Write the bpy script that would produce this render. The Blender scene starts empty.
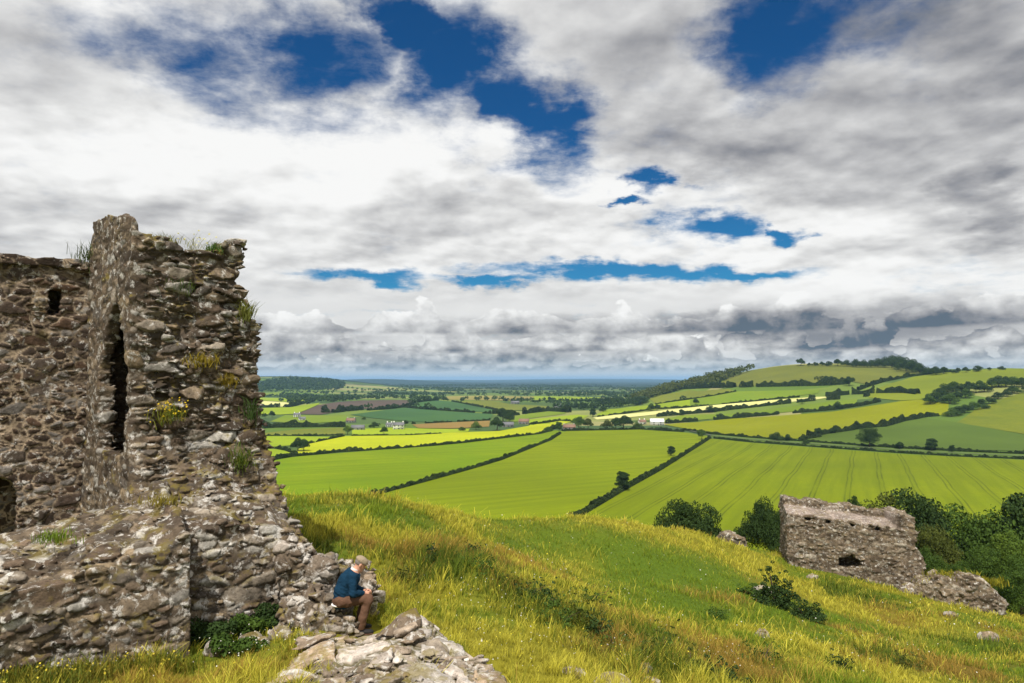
import bpy, math, random
import numpy as np
from concurrent.futures import ThreadPoolExecutor
import openvdb as vdb
from mathutils import Vector, Matrix
from mathutils.geometry import delaunay_2d_cdt

C = bpy.context.scene.collection
rng = np.random.default_rng(7)
random.seed(7)
SC = bpy.context.scene

# ------------------------------------------------------------------ numbers
F = 683.0                                   # focal length in pixels of a 1024 px wide picture (24 mm lens)
PITCH = math.atan((379 - 341.5) / F)
CP, SP = math.cos(PITCH), math.sin(PITCH)


def ray(px, py):
    """direction through a pixel, scaled so that its y (forward) is 1"""
    px = np.asarray(px, float); py = np.asarray(py, float)
    u = (px - 512) / F; v = (341.5 - py) / F
    x = u; y = CP - v * SP; z = SP + v * CP
    return np.stack([x / y, np.ones_like(x), z / y], -1)


def at(px, py, d):
    return ray(px, py) * d


def project(p):
    p = np.asarray(p, float)
    yc = p[..., 1] * CP + p[..., 2] * SP
    zc = -p[..., 1] * SP + p[..., 2] * CP
    return np.stack([512 + F * p[..., 0] / yc, 341.5 - F * zc / yc], -1)


# ------------------------------------------------------------------ noise
U = np.uint32


def _hash(ix, iy, iz, seed):
    with np.errstate(over='ignore'):
        h = ix.astype(np.int32).view(U) * U(374761393) + iy.astype(np.int32).view(U) * U(668265263) + iz.astype(np.int32).view(U) * U(2147483629) + U(seed * 974634127 & 0xffffffff)
        h = (h ^ (h >> U(13))) * U(1274126177)
        h = (h ^ (h >> U(16))) * U(2246822519)
        h = h ^ (h >> U(15))
    return (h & U(0xffffff)).astype(np.float32) * np.float32(1 / 0xffffff)


def vnoise(p, seed=0):
    p = np.asarray(p)
    i = np.floor(p).astype(np.int32); f = (p - i).astype(np.float32)
    f = f * f * (3 - 2 * f); fx, fy, fz = f.T
    i = np.ascontiguousarray(i.T); x, y, z = i
    H = lambda a, b, c: _hash(x + a, y + b, z + c, seed)
    l = lambda a, b, t: a + (b - a) * t
    return l(l(l(H(0, 0, 0), H(1, 0, 0), fx), l(H(0, 1, 0), H(1, 1, 0), fx), fy), l(l(H(0, 0, 1), H(1, 0, 1), fx), l(H(0, 1, 1), H(1, 1, 1), fx), fy), fz)


def fbm(p, octaves=4, seed=0, gain=.5):
    p = np.asarray(p, np.float32)
    if p.shape[1] == 2: p = np.concatenate([p, np.zeros((len(p), 1), np.float32)], 1)
    a, s, t = 1.0, 0.0, 0.0
    for o in range(octaves):
        s = s + a * (vnoise(p, seed + o * 17) - .5); t += a
        p = p * 2.03 + 11.7; a *= gain
    return s / t * 2          # about -1..1


def voronoi(p, seed=0, jit=.85):
    """nearest and second nearest feature distances, a hash of the nearest cell, and the offset from its feature point"""
    p = np.asarray(p, np.float32)
    i = np.floor(p).astype(np.int32)
    n = len(p)
    f1 = np.full(n, 9., np.float32); f2 = np.full(n, 9., np.float32); best = np.zeros((n, 3), np.int32); off = np.zeros((n, 3), np.float32)
    fr = p - i
    for a in (-1, 0, 1):
        for b in (-1, 0, 1):
            for c in (-1, 0, 1):
                cx, cy, cz = i[:, 0] + a, i[:, 1] + b, i[:, 2] + c
                h = _hash(cx, cy, cz, seed)
                dx = (a + .5 - fr[:, 0]) + jit * (h - .5)
                dy = (b + .5 - fr[:, 1]) + jit * ((h * 97.13) % 1.0 - .5)
                dz = (c + .5 - fr[:, 2]) + jit * ((h * 831.7) % 1.0 - .5)
                d = dx * dx + dy * dy + dz * dz
                near = d < f1
                f2 = np.where(near, f1, np.minimum(f2, d))
                f1 = np.where(near, d, f1)
                best[near] = np.stack([cx, cy, cz], 1)[near]; off[near] = np.stack([dx, dy, dz], 1)[near]
    return np.sqrt(f1), np.sqrt(f2), _hash(best[:, 0], best[:, 1], best[:, 2], seed + 5), off


def sstep(a, b, x):
    t = np.clip((x - a) / (b - a), 0, 1)
    return t * t * (3 - 2 * t)


class TPS:
    """thin plate spline through scattered (x, y, z)"""
    def __init__(s, pts, lam=0.0, scale=1.0):
        pts = np.asarray(pts, float); s.sc = scale
        s.c = pts[:, :2] / scale
        n = len(pts)
        K = s.k(s.c, s.c) + lam * np.eye(n)
        P = np.concatenate([np.ones((n, 1)), s.c], 1)
        A = np.block([[K, P], [P.T, np.zeros((3, 3))]])
        s.w = np.linalg.solve(A, np.concatenate([pts[:, 2], np.zeros(3)]))

    @staticmethod
    def k(a, b):
        d2 = ((a[:, None] - b[None]) ** 2).sum(-1)
        return .5 * d2 * np.log(d2 + 1e-12)

    def __call__(s, xy):
        xy = np.asarray(xy, float) / s.sc
        out = np.empty(len(xy))
        for i in range(0, len(xy), 50000):
            b = xy[i:i + 50000]
            out[i:i + 50000] = s.k(b, s.c) @ s.w[:-3] + s.w[-3] + b @ s.w[-2:]
        return out


# ------------------------------------------------------------------ mesh helpers
def mesh_np(name, V, faces, mat=None, col=None, smooth=False, mats=None, midx=None):
    """faces: (n,3) or (n,4) array, or a list of such arrays; col: per vertex rgb"""
    if not isinstance(faces, (list, tuple)): faces = [faces]
    faces = [np.asarray(f, np.int32) for f in faces if len(f)]
    me = bpy.data.meshes.new(name)
    V = np.asarray(V, np.float32)
    me.vertices.add(len(V)); me.vertices.foreach_set('co', V.ravel())
    loops = np.concatenate([f.ravel() for f in faces])
    tot = np.concatenate([np.full(len(f), f.shape[1], np.int32) for f in faces])
    start = np.concatenate([[0], np.cumsum(tot)[:-1]]).astype(np.int32)
    me.loops.add(len(loops)); me.loops.foreach_set('vertex_index', loops)
    me.polygons.add(len(tot)); me.polygons.foreach_set('loop_start', start)
    if smooth: me.polygons.foreach_set('use_smooth', np.ones(len(tot), bool))
    if midx is not None: me.polygons.foreach_set('material_index', np.asarray(midx, np.int32))
    if col is not None:
        a = me.color_attributes.new('col', 'FLOAT_COLOR', 'POINT')
        c4 = np.ones((len(V), 4), np.float32); c4[:, :3] = col
        a.data.foreach_set('color', c4.ravel())
    for m in (mats or ([mat] if mat else [])): me.materials.append(m)
    me.update(calc_edges=True)
    return me


def link(name, me, parent=None, loc=None):
    o = bpy.data.objects.new(name, me); C.objects.link(o)
    if parent is not None: o.parent = parent
    if loc is not None: o.location = loc
    return o


def tag(o, label=None, cat=None, group=None, kind=None):
    if label: o['label'] = label
    if cat: o['category'] = cat
    if group: o['group'] = group
    if kind: o['kind'] = kind
    return o


def empty(name, loc=(0, 0, 0), rz=0.):
    o = bpy.data.objects.new(name, None); C.objects.link(o)
    o.location = loc; o.rotation_euler = (0, 0, rz); o.empty_display_size = .2
    return o


def dup(o, parent=None):
    c = o.copy(); C.objects.link(c)
    if parent is not None: c.parent = parent
    for ch in list(o.children): dup(ch, c)
    return c


# ------------------------------------------------------------------ material helpers
class NT:
    def __init__(s, tree): s.t = tree; s.n = tree.nodes; s.l = tree.links
    def new(s, typ, **kw):
        n = s.n.new(typ)
        for k, v in kw.items(): setattr(n, k, v)
        return n
    def put(s, sock, v):
        if hasattr(v, 'is_linked') or hasattr(v, 'links'): s.l.new(v, sock)
        elif v is not None: sock.default_value = v
    def math(s, op, a, b=None, c=None, clamp=False):
        n = s.new('ShaderNodeMath', operation=op, use_clamp=clamp)
        for i, v in enumerate((a, b, c)):
            if v is not None: s.put(n.inputs[i], v)
        return n.outputs[0]
    def vmath(s, op, a, b=None, scale=None):
        n = s.new('ShaderNodeVectorMath', operation=op)
        s.put(n.inputs[0], a)
        if b is not None: s.put(n.inputs[1], b)
        if scale is not None: s.put(n.inputs['Scale'], scale)
        return n.outputs['Value'] if op in ('LENGTH', 'DOT_PRODUCT', 'DISTANCE') else n.outputs[0]
    def noise(s, vec, scale, detail=4., rough=.5, dist=0., out='Fac', dim='3D'):
        n = s.new('ShaderNodeTexNoise', noise_dimensions=dim)
        if vec is not None: s.put(n.inputs['Vector'], vec)
        s.put(n.inputs['Scale'], scale); s.put(n.inputs['Detail'], detail); s.put(n.inputs['Roughness'], rough); s.put(n.inputs['Distortion'], dist)
        return n.outputs[out]
    def mapr(s, v, a, b, c=0., d=1., smooth=False):
        n = s.new('ShaderNodeMapRange', interpolation_type='SMOOTHSTEP' if smooth else 'LINEAR')
        for i, x in enumerate((v, a, b, c, d)): s.put(n.inputs[i], x)
        return n.outputs[0]
    def mix(s, f, a, b, blend='MIX'):
        n = s.new('ShaderNodeMix', data_type='RGBA', blend_type=blend)
        s.put(n.inputs[0], f)
        s.put(n.inputs[6], a if not isinstance(a, tuple) else (*a, 1)); s.put(n.inputs[7], b if not isinstance(b, tuple) else (*b, 1))
        return n.outputs[2]
    def xyz(s, v):
        n = s.new('ShaderNodeSeparateXYZ'); s.put(n.inputs[0], v); return n.outputs
    def comb(s, x, y, z):
        n = s.new('ShaderNodeCombineXYZ')
        for i, v in enumerate((x, y, z)): s.put(n.inputs[i], v)
        return n.outputs[0]


def material(name, rough=.9, spec=.2):
    m = bpy.data.materials.new(name); m.use_nodes = True
    t = NT(m.node_tree); b = m.node_tree.nodes['Principled BSDF']
    b.inputs['Roughness'].default_value = rough
    b.inputs['Specular IOR Level'].default_value = spec
    return m, t, b


def plain_mat(name, rgb, rough=.8, spec=.3, var=.15, scale=20., bump=0.):
    m, t, b = material(name, rough, spec)
    tc = t.new('ShaderNodeTexCoord').outputs['Object']
    n = t.noise(tc, scale, 5, .6)
    t.l.new(t.mix(n, tuple(c * (1 - var) for c in rgb), tuple(min(1, c * (1 + var)) for c in rgb)), b.inputs['Base Color'])
    if bump:
        bp = t.new('ShaderNodeBump'); bp.inputs['Strength'].default_value = bump; bp.inputs['Distance'].default_value = .01
        t.l.new(n, bp.inputs['Height']); t.l.new(bp.outputs[0], b.inputs['Normal'])
    return m


# ------------------------------------------------------------------ camera
cam = bpy.data.objects.new('camera', bpy.data.cameras.new('camera')); C.objects.link(cam)
cam.data.sensor_width = 36; cam.data.lens = F / 1024 * 36
cam.data.clip_start = .1; cam.data.clip_end = 120000
cam.rotation_euler = (math.radians(90) + PITCH, 0, 0)
SC.camera = cam
SC.render.resolution_x, SC.render.resolution_y = 1024, 683
SC.view_settings.view_transform = 'Standard'; SC.view_settings.look = 'None'
SC.view_settings.exposure = EXPOSURE = 0.45
SC.view_settings.gamma = 1
SC.cycles.use_denoising = True
SC.cycles.max_bounces = 6; SC.cycles.diffuse_bounces = 3; SC.cycles.glossy_bounces = 2
SC.cycles.transparent_max_bounces = 8; SC.cycles.volume_bounces = 1
# ------------------------------------------------------------------ daylight: Nishita sky with a broken cloud deck, one sun
SUN_EL, SUN_AZ = math.radians(57), math.radians(192)      # azimuth clockwise from +y: behind the camera, to its left
sund = Vector((math.sin(SUN_AZ) * math.cos(SUN_EL), math.cos(SUN_AZ) * math.cos(SUN_EL), math.sin(SUN_EL)))
sl = bpy.data.lights.new('sun', 'SUN'); sl.energy = 4.2; sl.angle = math.radians(.55); sl.color = (1, .95, .86)
sun = bpy.data.objects.new('sun', sl); C.objects.link(sun)
sun.rotation_euler = sund.to_track_quat('Z', 'Y').to_euler()

W = bpy.data.worlds.new('World'); SC.world = W; W.use_nodes = True
t = NT(W.node_tree); bg = W.node_tree.nodes['Background']
sky = t.new('ShaderNodeTexSky', sky_type='NISHITA', sun_disc=False)
sky.sun_elevation = SUN_EL; sky.sun_rotation = SUN_AZ; sky.altitude = 100; sky.air_density = 1.0; sky.dust_density = .3; sky.ozone_density = 2.5
D = t.new('ShaderNodeTexCoord').outputs['Generated']
sx, sy, sz = t.xyz(D)
az = t.math('ARCTAN2', sx, sy)
hor = t.math('SQRT', t.math('ADD', t.math('MULTIPLY', sx, sx), t.math('MULTIPLY', sy, sy)))
el = t.math('ARCTAN2', sz, hor)
# position on the cloud deck (curved, so that it closes at the horizon)
inv = t.math('DIVIDE', 1., t.math('ADD', t.math('MAXIMUM', sz, 0.), .19))
P = t.comb(t.math('MULTIPLY', sx, inv), t.math('MULTIPLY', sy, inv), 0.)
n1 = t.noise(P, 1.35, 9, .54, .12)                          # the shapes of the clouds
w1 = t.noise(P, 2.4, 6, .6, 0, 'Color')                   # ragged edges for the placed gaps and banks
# angular frame for placed masses, with its edges broken up
AE = t.comb(az, el, 0.)
warp = t.vmath('MULTIPLY', t.vmath('SUBTRACT', w1, (.5, .5, .5)), t.vmath('SCALE', t.comb(.36, .17, 0.), scale=t.mapr(el, math.radians(7), math.radians(15), .3, 1.)))
w2 = t.noise(AE, 16., 6, .62, 0, 'Color')
warp2 = t.vmath('MULTIPLY', t.vmath('SUBTRACT', w2, (.5, .5, .5)), (.07, .035, 0.))
w2f = t.noise(P, 4.2, 8, .57, .15)
AW = t.vmath('ADD', t.vmath('ADD', AE, warp), warp2)


def ae(px, py):
    d = ray(px, py)
    return math.atan2(d[0], d[1]), math.atan2(d[2], math.hypot(d[0], d[1]))


def mass(px, py, rx, ry, rot=0., soft=1., vec=None):
    """1 in the middle of an ellipse of the sky, falling to 0 at its edge; radii in picture-sized units (683 = one radian)"""
    a, e = ae(px, py)
    rx = rx / F * math.cos(a) ** 2; ry = ry / F * math.cos(a)
    v = t.vmath('SUBTRACT', vec or AW, (a, e, 0.))
    m = t.new('ShaderNodeVectorRotate', rotation_type='Z_AXIS'); t.put(m.inputs[0], v); m.inputs['Angle'].default_value = rot
    q = t.vmath('LENGTH', t.vmath('DIVIDE', m.outputs[0], (rx, ry, 1.)))
    return t.mapr(q, 1. + .5 * soft, 1. - .6 * soft, 0., 1., True)


def union(items):
    r = None
    for i in items: r = i if r is None else t.math('MAXIMUM', r, i)
    return r


R_ = math.radians
# blue gaps
gaps = union([mass(455, 55, 80, 56, R_(35), 1.5), mass(395, 10, 60, 35, R_(20), 1.2), mass(520, 118, 72, 40, R_(30), 1.5), t.math('MULTIPLY', mass(330, 50, 85, 42, R_(-15), 1.6), .72),
              mass(797, 12, 92, 58, R_(0), 1.6), mass(640, 178, 28, 16, R_(30), 1.7), mass(725, 228, 48, 14, R_(-5), 1.7), mass(785, 227, 20, 8, 0, 1.6), mass(630, 212, 22, 6, 0, 1.6),
              mass(370, 277, 66, 7, R_(0), 1.7), mass(620, 273, 140, 8, R_(2), 1.7), mass(745, 272, 55, 6, 0, 1.7), mass(490, 280, 55, 6, 0, 1.8),
              t.math('MULTIPLY', mass(230, 62, 90, 40, R_(20), 1.8), .58), t.math('MULTIPLY', mass(170, 22, 85, 24, R_(0), 2), .5)])
thin = union([t.math('MULTIPLY', mass(250, 60, 190, 75, R_(-12), 1.8), .45), t.math('MULTIPLY', mass(690, 215, 130, 45, R_(20), 1.6), .25)])
dark = union([mass(900, 70, 210, 130, R_(15), 1.5), t.math('MULTIPLY', mass(640, 70, 120, 110, R_(35), 1.6), .55), mass(1000, 195, 60, 60, 0, 1.3),
              t.math('MULTIPLY', mass(740, 150, 170, 45, R_(12), 1.5), .8), t.math('MULTIPLY', mass(120, 215, 170, 45, R_(0), 1.7), .62), t.math('MULTIPLY', mass(60, 60, 160, 50, 0, 1.6), .35),
              t.math('MULTIPLY', mass(420, 215, 150, 26, R_(-5), 1.5), .45), t.math('MULTIPLY', mass(500, 255, 120, 14, R_(0), 1.4), .5)])
rain = mass(862, 328, 170, 24, R_(2), 1.2)
bank = union([mass(860, 322, 160, 26, R_(0), 1.), mass(700, 326, 90, 14, 0, 1.), mass(560, 330, 160, 12, R_(0), 1.3), mass(310, 345, 80, 13, R_(0), 1.3), mass(460, 356, 180, 8)])
bright = union([mass(330, 165, 200, 65, R_(-12), 1.6), mass(640, 250, 210, 20, R_(0), 1.5), mass(930, 290, 160, 45, R_(0), 1.4), mass(80, 170, 150, 40, R_(-10), 1.6), mass(640, 195, 140, 35, R_(10), 1.4)])
# cover
nn = t.mapr(n1, .3, .7, -1., 1.)
w3 = t.noise(t.vmath('MULTIPLY', P, (1., 1.1, 1.)), 11., 8, .66, .2)
gapv = t.math('SUBTRACT', t.math('ADD', t.math('MULTIPLY', gaps, 1.55), t.math('MULTIPLY', thin, .6)), t.math('ADD', t.math('MULTIPLY', nn, .26), t.math('ADD', t.math('MULTIPLY', t.mapr(w2f, .3, .7, -1., 1.), .24), t.math('MULTIPLY', t.mapr(w3, .3, .7, -1., 1.), .20))))
cover = t.mapr(gapv, 1.36, .12, 0., 1., True)
# self shading: compare the noise with a sample shifted towards the sun
Ps = t.vmath('ADD', P, (-.03, -.10, 0.))
n1s = t.noise(Ps, 1.35, 9, .54, .12)
emb = t.math('SUBTRACT', n1, n1s)
w2s = t.noise(t.vmath('ADD', P, (-.012, -.036, 0.)), 4.2, 8, .57, .15)
emb2 = t.math('SUBTRACT', w2f, w2s)
low = t.mapr(el, R_(9), R_(5.5), 0., 1., True)
hi = t.math('SUBTRACT', 1., low)
shade = t.math('ADD', t.math('MULTIPLY', dark, .44), t.math('MULTIPLY', bank, t.mapr(low, 0., 1., .5, .38)))
shade = t.math('SUBTRACT', shade, t.math('MULTIPLY', bright, .28))
shade = t.math('SUBTRACT', shade, t.math('MULTIPLY', emb, t.mapr(low, 0., 1., 1.5, .1)))
def puff(v, sc):
    n = t.new('ShaderNodeTexVoronoi', feature='SMOOTH_F1', voronoi_dimensions='2D'); t.put(n.inputs['Vector'], v); n.inputs['Scale'].default_value = sc
    n.inputs['Detail'].default_value = 2.; n.inputs['Roughness'].default_value = .5; n.inputs['Lacunarity'].default_value = 2.3; n.inputs['Smoothness'].default_value = .8
    return n.outputs['Distance']


PWv = t.vmath('ADD', P, t.vmath('SCALE', t.vmath('SUBTRACT', t.noise(P, 3.2, 5, .6, 0, 'Color'), (.5, .5, .5)), scale=.16))
p1 = puff(PWv, 2.7); p1s = puff(t.vmath('ADD', PWv, (-.02, -.060, 0.)), 2.7)
shade = t.math('SUBTRACT', shade, t.math('MULTIPLY', t.math('MULTIPLY', emb2, hi), .36))
shade = t.math('ADD', shade, t.math('MULTIPLY', t.math('MULTIPLY', t.math('SUBTRACT', p1, p1s), hi), .36))
shade = t.math('ADD', shade, t.math('MULTIPLY', t.math('MULTIPLY', t.math('SUBTRACT', p1, .42), hi), .09))
shade = t.math('SUBTRACT', shade, t.math('MULTIPLY', nn, t.mapr(low, 0., 1., .13, .03)))
shade = t.math('ADD', shade, t.mapr(low, 0., 1., .22, .24))
# heaped clouds standing in rows towards the horizon, far rows first
Hv = t.comb(az, t.math('MULTIPLY', el, 1.35), 0.)
cum = None
for k, (e0, ht, fq, sd, lift) in enumerate([(.9, 1.3, 34., 3.1, .10), (1.5, 2.0, 25., 7.7, .05), (2.4, 2.6, 19., 12.3, .0), (3.9, 2.9, 14., 21.9, -.02)]):
    v = t.vmath('ADD', Hv, (sd, sd * .7, 0.))
    big_ = t.noise(v, fq * .55, 2, .5); pf = t.noise(v, fq, 6, .55, .15)
    pfs = t.noise(t.vmath('ADD', v, (-.25 / fq, .30 / fq, 0.)), fq, 6, .55, .15)
    topv = t.math('ADD', t.math('MULTIPLY', t.mapr(big_, .36, .64, 0., 1.), R_(ht)), t.math('MULTIPLY', t.mapr(pf, .3, .7, -.5, .5), R_(ht * .9)))
    over = t.math('SUBTRACT', t.math('ADD', topv, R_(e0)), el)
    m = t.mapr(over, 0., R_(.25 + .06 * k), 0., 1., True)
    basefade = t.mapr(t.math('SUBTRACT', el, R_(e0 - .45)), 0., R_(.5), 0., 1., True)
    m = t.math('MULTIPLY', m, basefade)
    rel = t.math('DIVIDE', t.math('SUBTRACT', el, R_(e0)), R_(ht))
    shk = t.math('SUBTRACT', t.mapr(rel, -.1, 1.0, .50 + lift, -.02 + lift), t.math('MULTIPLY', t.math('SUBTRACT', pf, pfs), 1.5))
    shk = t.math('ADD', shk, t.math('MULTIPLY', bank, .22))
    shk = t.math('ADD', shk, t.math('MULTIPLY', rain, .10))
    if cum is None: shade_c, alpha = shk, m
    else:
        mixn = t.new('ShaderNodeMix', data_type='FLOAT'); t.put(mixn.inputs[0], m); t.put(mixn.inputs[2], shade_c); t.put(mixn.inputs[3], shk); shade_c = mixn.outputs[0]
        alpha = t.math('MAXIMUM', alpha, m)
    cum = True
mixn = t.new('ShaderNodeMix', data_type='FLOAT'); t.put(mixn.inputs[0], alpha); t.put(mixn.inputs[2], shade); t.put(mixn.inputs[3], shade_c); shade = t.math('ADD', mixn.outputs[0], t.math('MULTIPLY', rain, .30))
cover = t.math('MAXIMUM', cover, alpha)
ramp = t.new('ShaderNodeValToRGB'); t.l.new(shade, ramp.inputs[0])
cr = ramp.color_ramp; cr.interpolation = 'B_SPLINE'
K = 1 / .1 / 2 ** EXPOSURE
stops = [(0., (.98, .98, .97)), (.22, (.80, .80, .79)), (.45, (.58, .58, .585)), (.68, (.37, .37, .385)), (.9, (.185, .20, .235)), (1., (.10, .14, .19))]
while len(cr.elements) < len(stops): cr.elements.new(.5)
for e, (p, c) in zip(cr.elements, stops): e.position = p; e.color = (*c, 1)
cloud = t.vmath('SCALE', ramp.outputs[0], scale=K * 1.0)
# the blue of the gaps deepens overhead; thin veil low down
blue = t.mix(1., sky.outputs[0], t.mix(t.mapr(el, R_(4), R_(20), 0., 1.), (.10, .42, .58), (.06, .29, .50)), 'MULTIPLY')
hz = t.mapr(el, R_(6), R_(-1), 0., 1., True)
col = t.mix(cover, blue, cloud)
veil = t.vmath('SCALE', t.comb(.34, .47, .58), scale=K)
col = t.mix(t.math('MULTIPLY', t.mapr(el, R_(2.6), R_(0), 0., 1., True), .55), col, veil)
t.l.new(col, bg.inputs[0]); bg.inputs[1].default_value = .1
W.cycles.sampling_method = 'MANUAL' if hasattr(W.cycles, 'sampling_method') else W.cycles.sampling_method
W.cycles.sample_map_resolution = 512
# ------------------------------------------------------------------ the plain and the far hills
PL = -60.
_c = []
for a, b, d in [(712, 437, 700), (800, 443, 640), (1024, 457, 525), (900, 450, 580), (850, 432, 690), (960, 423, 720), (1024, 435, 650),
                (1024, 393, 850), (925, 405, 850), (850, 412, 850), (768, 417, 900), (690, 424, 900), (680, 409, 1100), (768, 401, 1050),
                (833, 397, 1000), (920, 391, 950), (690, 398, 1250), (820, 390, 1100), (860, 382, 1150), (740, 388, 1200), (768, 385, 1200),
                (820, 364.5, 1400), (880, 365, 1400), (770, 368, 1450), (940, 372.5, 1150), (1003, 368, 1150), (1030, 369, 1150), (750, 371, 1500),
                (700, 380.5, 1600), (660, 390, 1700), (640, 396, 1700), (622, 401, 1750), (905, 369, 1350),
                (300, 376.5, 4000), (265, 379.5, 3600), (285, 377, 3900), (340, 382, 3700), (230, 377, 3900), (150, 376, 4000), (60, 378, 4000)]:
    _c.append(at(a, b, d))
for x, y, z in [(1200, 1000, 20), (1600, 800, 0), (1100, 450, -42), (1500, 1500, 0), (900, 1950, -34), (620, 1950, -40), (1000, 2600, -60), (450, 2100, -60),
                (1700, 2200, -50), (800, 520, -58), (900, 300, -58), (2400, 900, -55), (2400, 0, -60), (1300, -100, -58), (500, 1750, -20), (700, 1700, 5)]:
    _c.append(np.array([x, y, z], float))
for x, y in [(-900, 600), (-500, 500), (-300, 900), (0, 500), (0, 900), (300, 500), (300, 900), (120, 1300), (-400, 1500), (-1100, 1500), (0, 2200), (-700, 2400),
             (-1700, 2500), (-2600, 2600), (800, 3500), (-300, 3300), (-1400, 5600), (0, 5600), (1500, 5000), (-3500, 5500), (3500, 3500), (3500, -500), (-3500, 0), (0, -600), (0, 0),
             (-800, -800), (700, -700), (-1500, 800), (400, 300), (200, 250), (-200, 300), (-5000, 3500), (330, 1500), (0, 1700), (0, 4300), (-500, 4300)]:
    _c.append(np.array([x, y, PL], float))
_land = TPS(np.array(_c), lam=2e-4, scale=1000.)


def land_h(xy):
    xy = np.asarray(xy, float).reshape(-1, 2)
    r = np.hypot(xy[:, 0], xy[:, 1])
    xc = xy * np.minimum(1, 6000 / np.maximum(r, 1))[:, None]
    h = np.maximum(_land(xc), PL - 1.0)
    h = PL + (h - PL) * sstep(6500, 4800, r)
    # a long low ridge along the horizon
    ridge = 62 * np.exp(-((xy[:, 1] - 17000) / 1800) ** 2) * (.62 + .25 * fbm(xy / 4200., 3, 5))
    ridge += 70 * np.exp(-((xy[:, 1] - 21000) / 1200) ** 2 - ((xy[:, 0] - 2600) / 3600) ** 2) + 60 * np.exp(-((xy[:, 1] - 9500) / 900) ** 2 - ((xy[:, 0] + 1900) / 1000) ** 2)
    return h + ridge


_tt = np.geomspace(140, 14000, 900)


def ground_at(px, py):
    px = np.atleast_1d(np.asarray(px, float)); py = np.atleast_1d(np.asarray(py, float))
    R = ray(px, py)
    out = np.zeros((len(px), 3))
    for i, r in enumerate(R):
        P = r[None] * _tt[:, None]
        below = P[:, 2] < land_h(P[:, :2])
        k = int(np.argmax(below)) if below.any() else len(_tt) - 1
        lo, hi = (_tt[k - 1], _tt[k]) if k else (_tt[0] * .9, _tt[0])
        T = np.linspace(lo, hi, 12); Q = r[None] * T[:, None]
        b2 = Q[:, 2] < land_h(Q[:, :2]); k2 = int(np.argmax(b2)) if b2.any() else 11
        out[i] = Q[k2]; out[i, 2] = land_h(out[i:i + 1, :2])[0]
    return out


az = np.concatenate([np.linspace(-50, 50, 260), np.linspace(52, 308, 90)[:-1]])
az = np.radians(az); rr = np.concatenate([[2, 60], np.geomspace(130, 42000, 250)])
A, Rr = np.meshgrid(az, rr, indexing='ij')
V = np.stack([np.sin(A) * Rr, np.cos(A) * Rr], -1).reshape(-1, 2)
V = np.concatenate([V, land_h(V)[:, None]], 1)
na, nr = len(az), len(rr)
ii, jj = np.meshgrid(np.arange(na), np.arange(nr - 1), indexing='ij')
a0 = ii * nr + jj; a1 = ((ii + 1) % na) * nr + jj
quads = np.stack([a0, a0 + 1, a1 + 1, a1], -1).reshape(-1, 4)[:, ::-1]

m, t, b = material('meadowland', .95, .1)
pos = t.new('ShaderNodeNewGeometry').outputs['Position']
wv = t.vmath('SCALE', t.vmath('SUBTRACT', t.noise(pos, .0016, 3, .5, 0, 'Color'), (.5, .5, .5)), scale=260.)
vv = t.vmath('MULTIPLY', t.vmath('ADD', pos, wv), (1 / 300., 1 / 190., 0.))
vor = t.new('ShaderNodeTexVoronoi', feature='F1', distance='CHEBYCHEV'); t.put(vor.inputs['Vector'], vv); vor.inputs['Scale'].default_value = 1.; vor.inputs['Randomness'].default_value = .75
cell = t.new('ShaderNodeValToRGB'); t.l.new(t.xyz(vor.outputs['Color'])[0], cell.inputs[0])
cells = [(0, (.050, .085, .022)), (.2, (.085, .14, .02)), (.36, (.04, .075, .03)), (.5, (.13, .18, .03)), (.63, (.06, .10, .03)), (.74, (.22, .23, .07)), (.84, (.10, .15, .03)), (.93, (.26, .24, .10))]
cell.color_ramp.interpolation = 'CONSTANT'
while len(cell.color_ramp.elements) < len(cells): cell.color_ramp.elements.new(.5)
for e, (p, c) in zip(cell.color_ramp.elements, cells): e.position = p; e.color = (*c, 1)
v2 = t.new('ShaderNodeTexVoronoi', feature='DISTANCE_TO_EDGE'); t.put(v2.inputs['Vector'], vv); v2.inputs['Scale'].default_value = 1.; v2.inputs['Randomness'].default_value = .75
fn = t.noise(pos, .02, 4, .6)
base = t.mix(t.mapr(fn, .3, .7, 0., .5), cell.outputs[0], (.07, .11, .02))
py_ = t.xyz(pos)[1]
wood = t.math('ADD', t.noise(t.vmath('MULTIPLY', pos, (1., 2.2, 1.)), .0011, 5, .6), t.mapr(py_, 2600., 6500., -.06, .30))  # woodland patches, spreading with distance to paint in cloud shadow over the far plain
base = t.mix(t.mapr(wood, .53, .60, 0., 1.), base, (.012, .026, .016))  # dark woodland green, also carrying the painted cloud shadow
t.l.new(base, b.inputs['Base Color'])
ground = tag(link('ground', mesh_np('ground', V, quads, m, smooth=True)), kind='structure')


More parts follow.
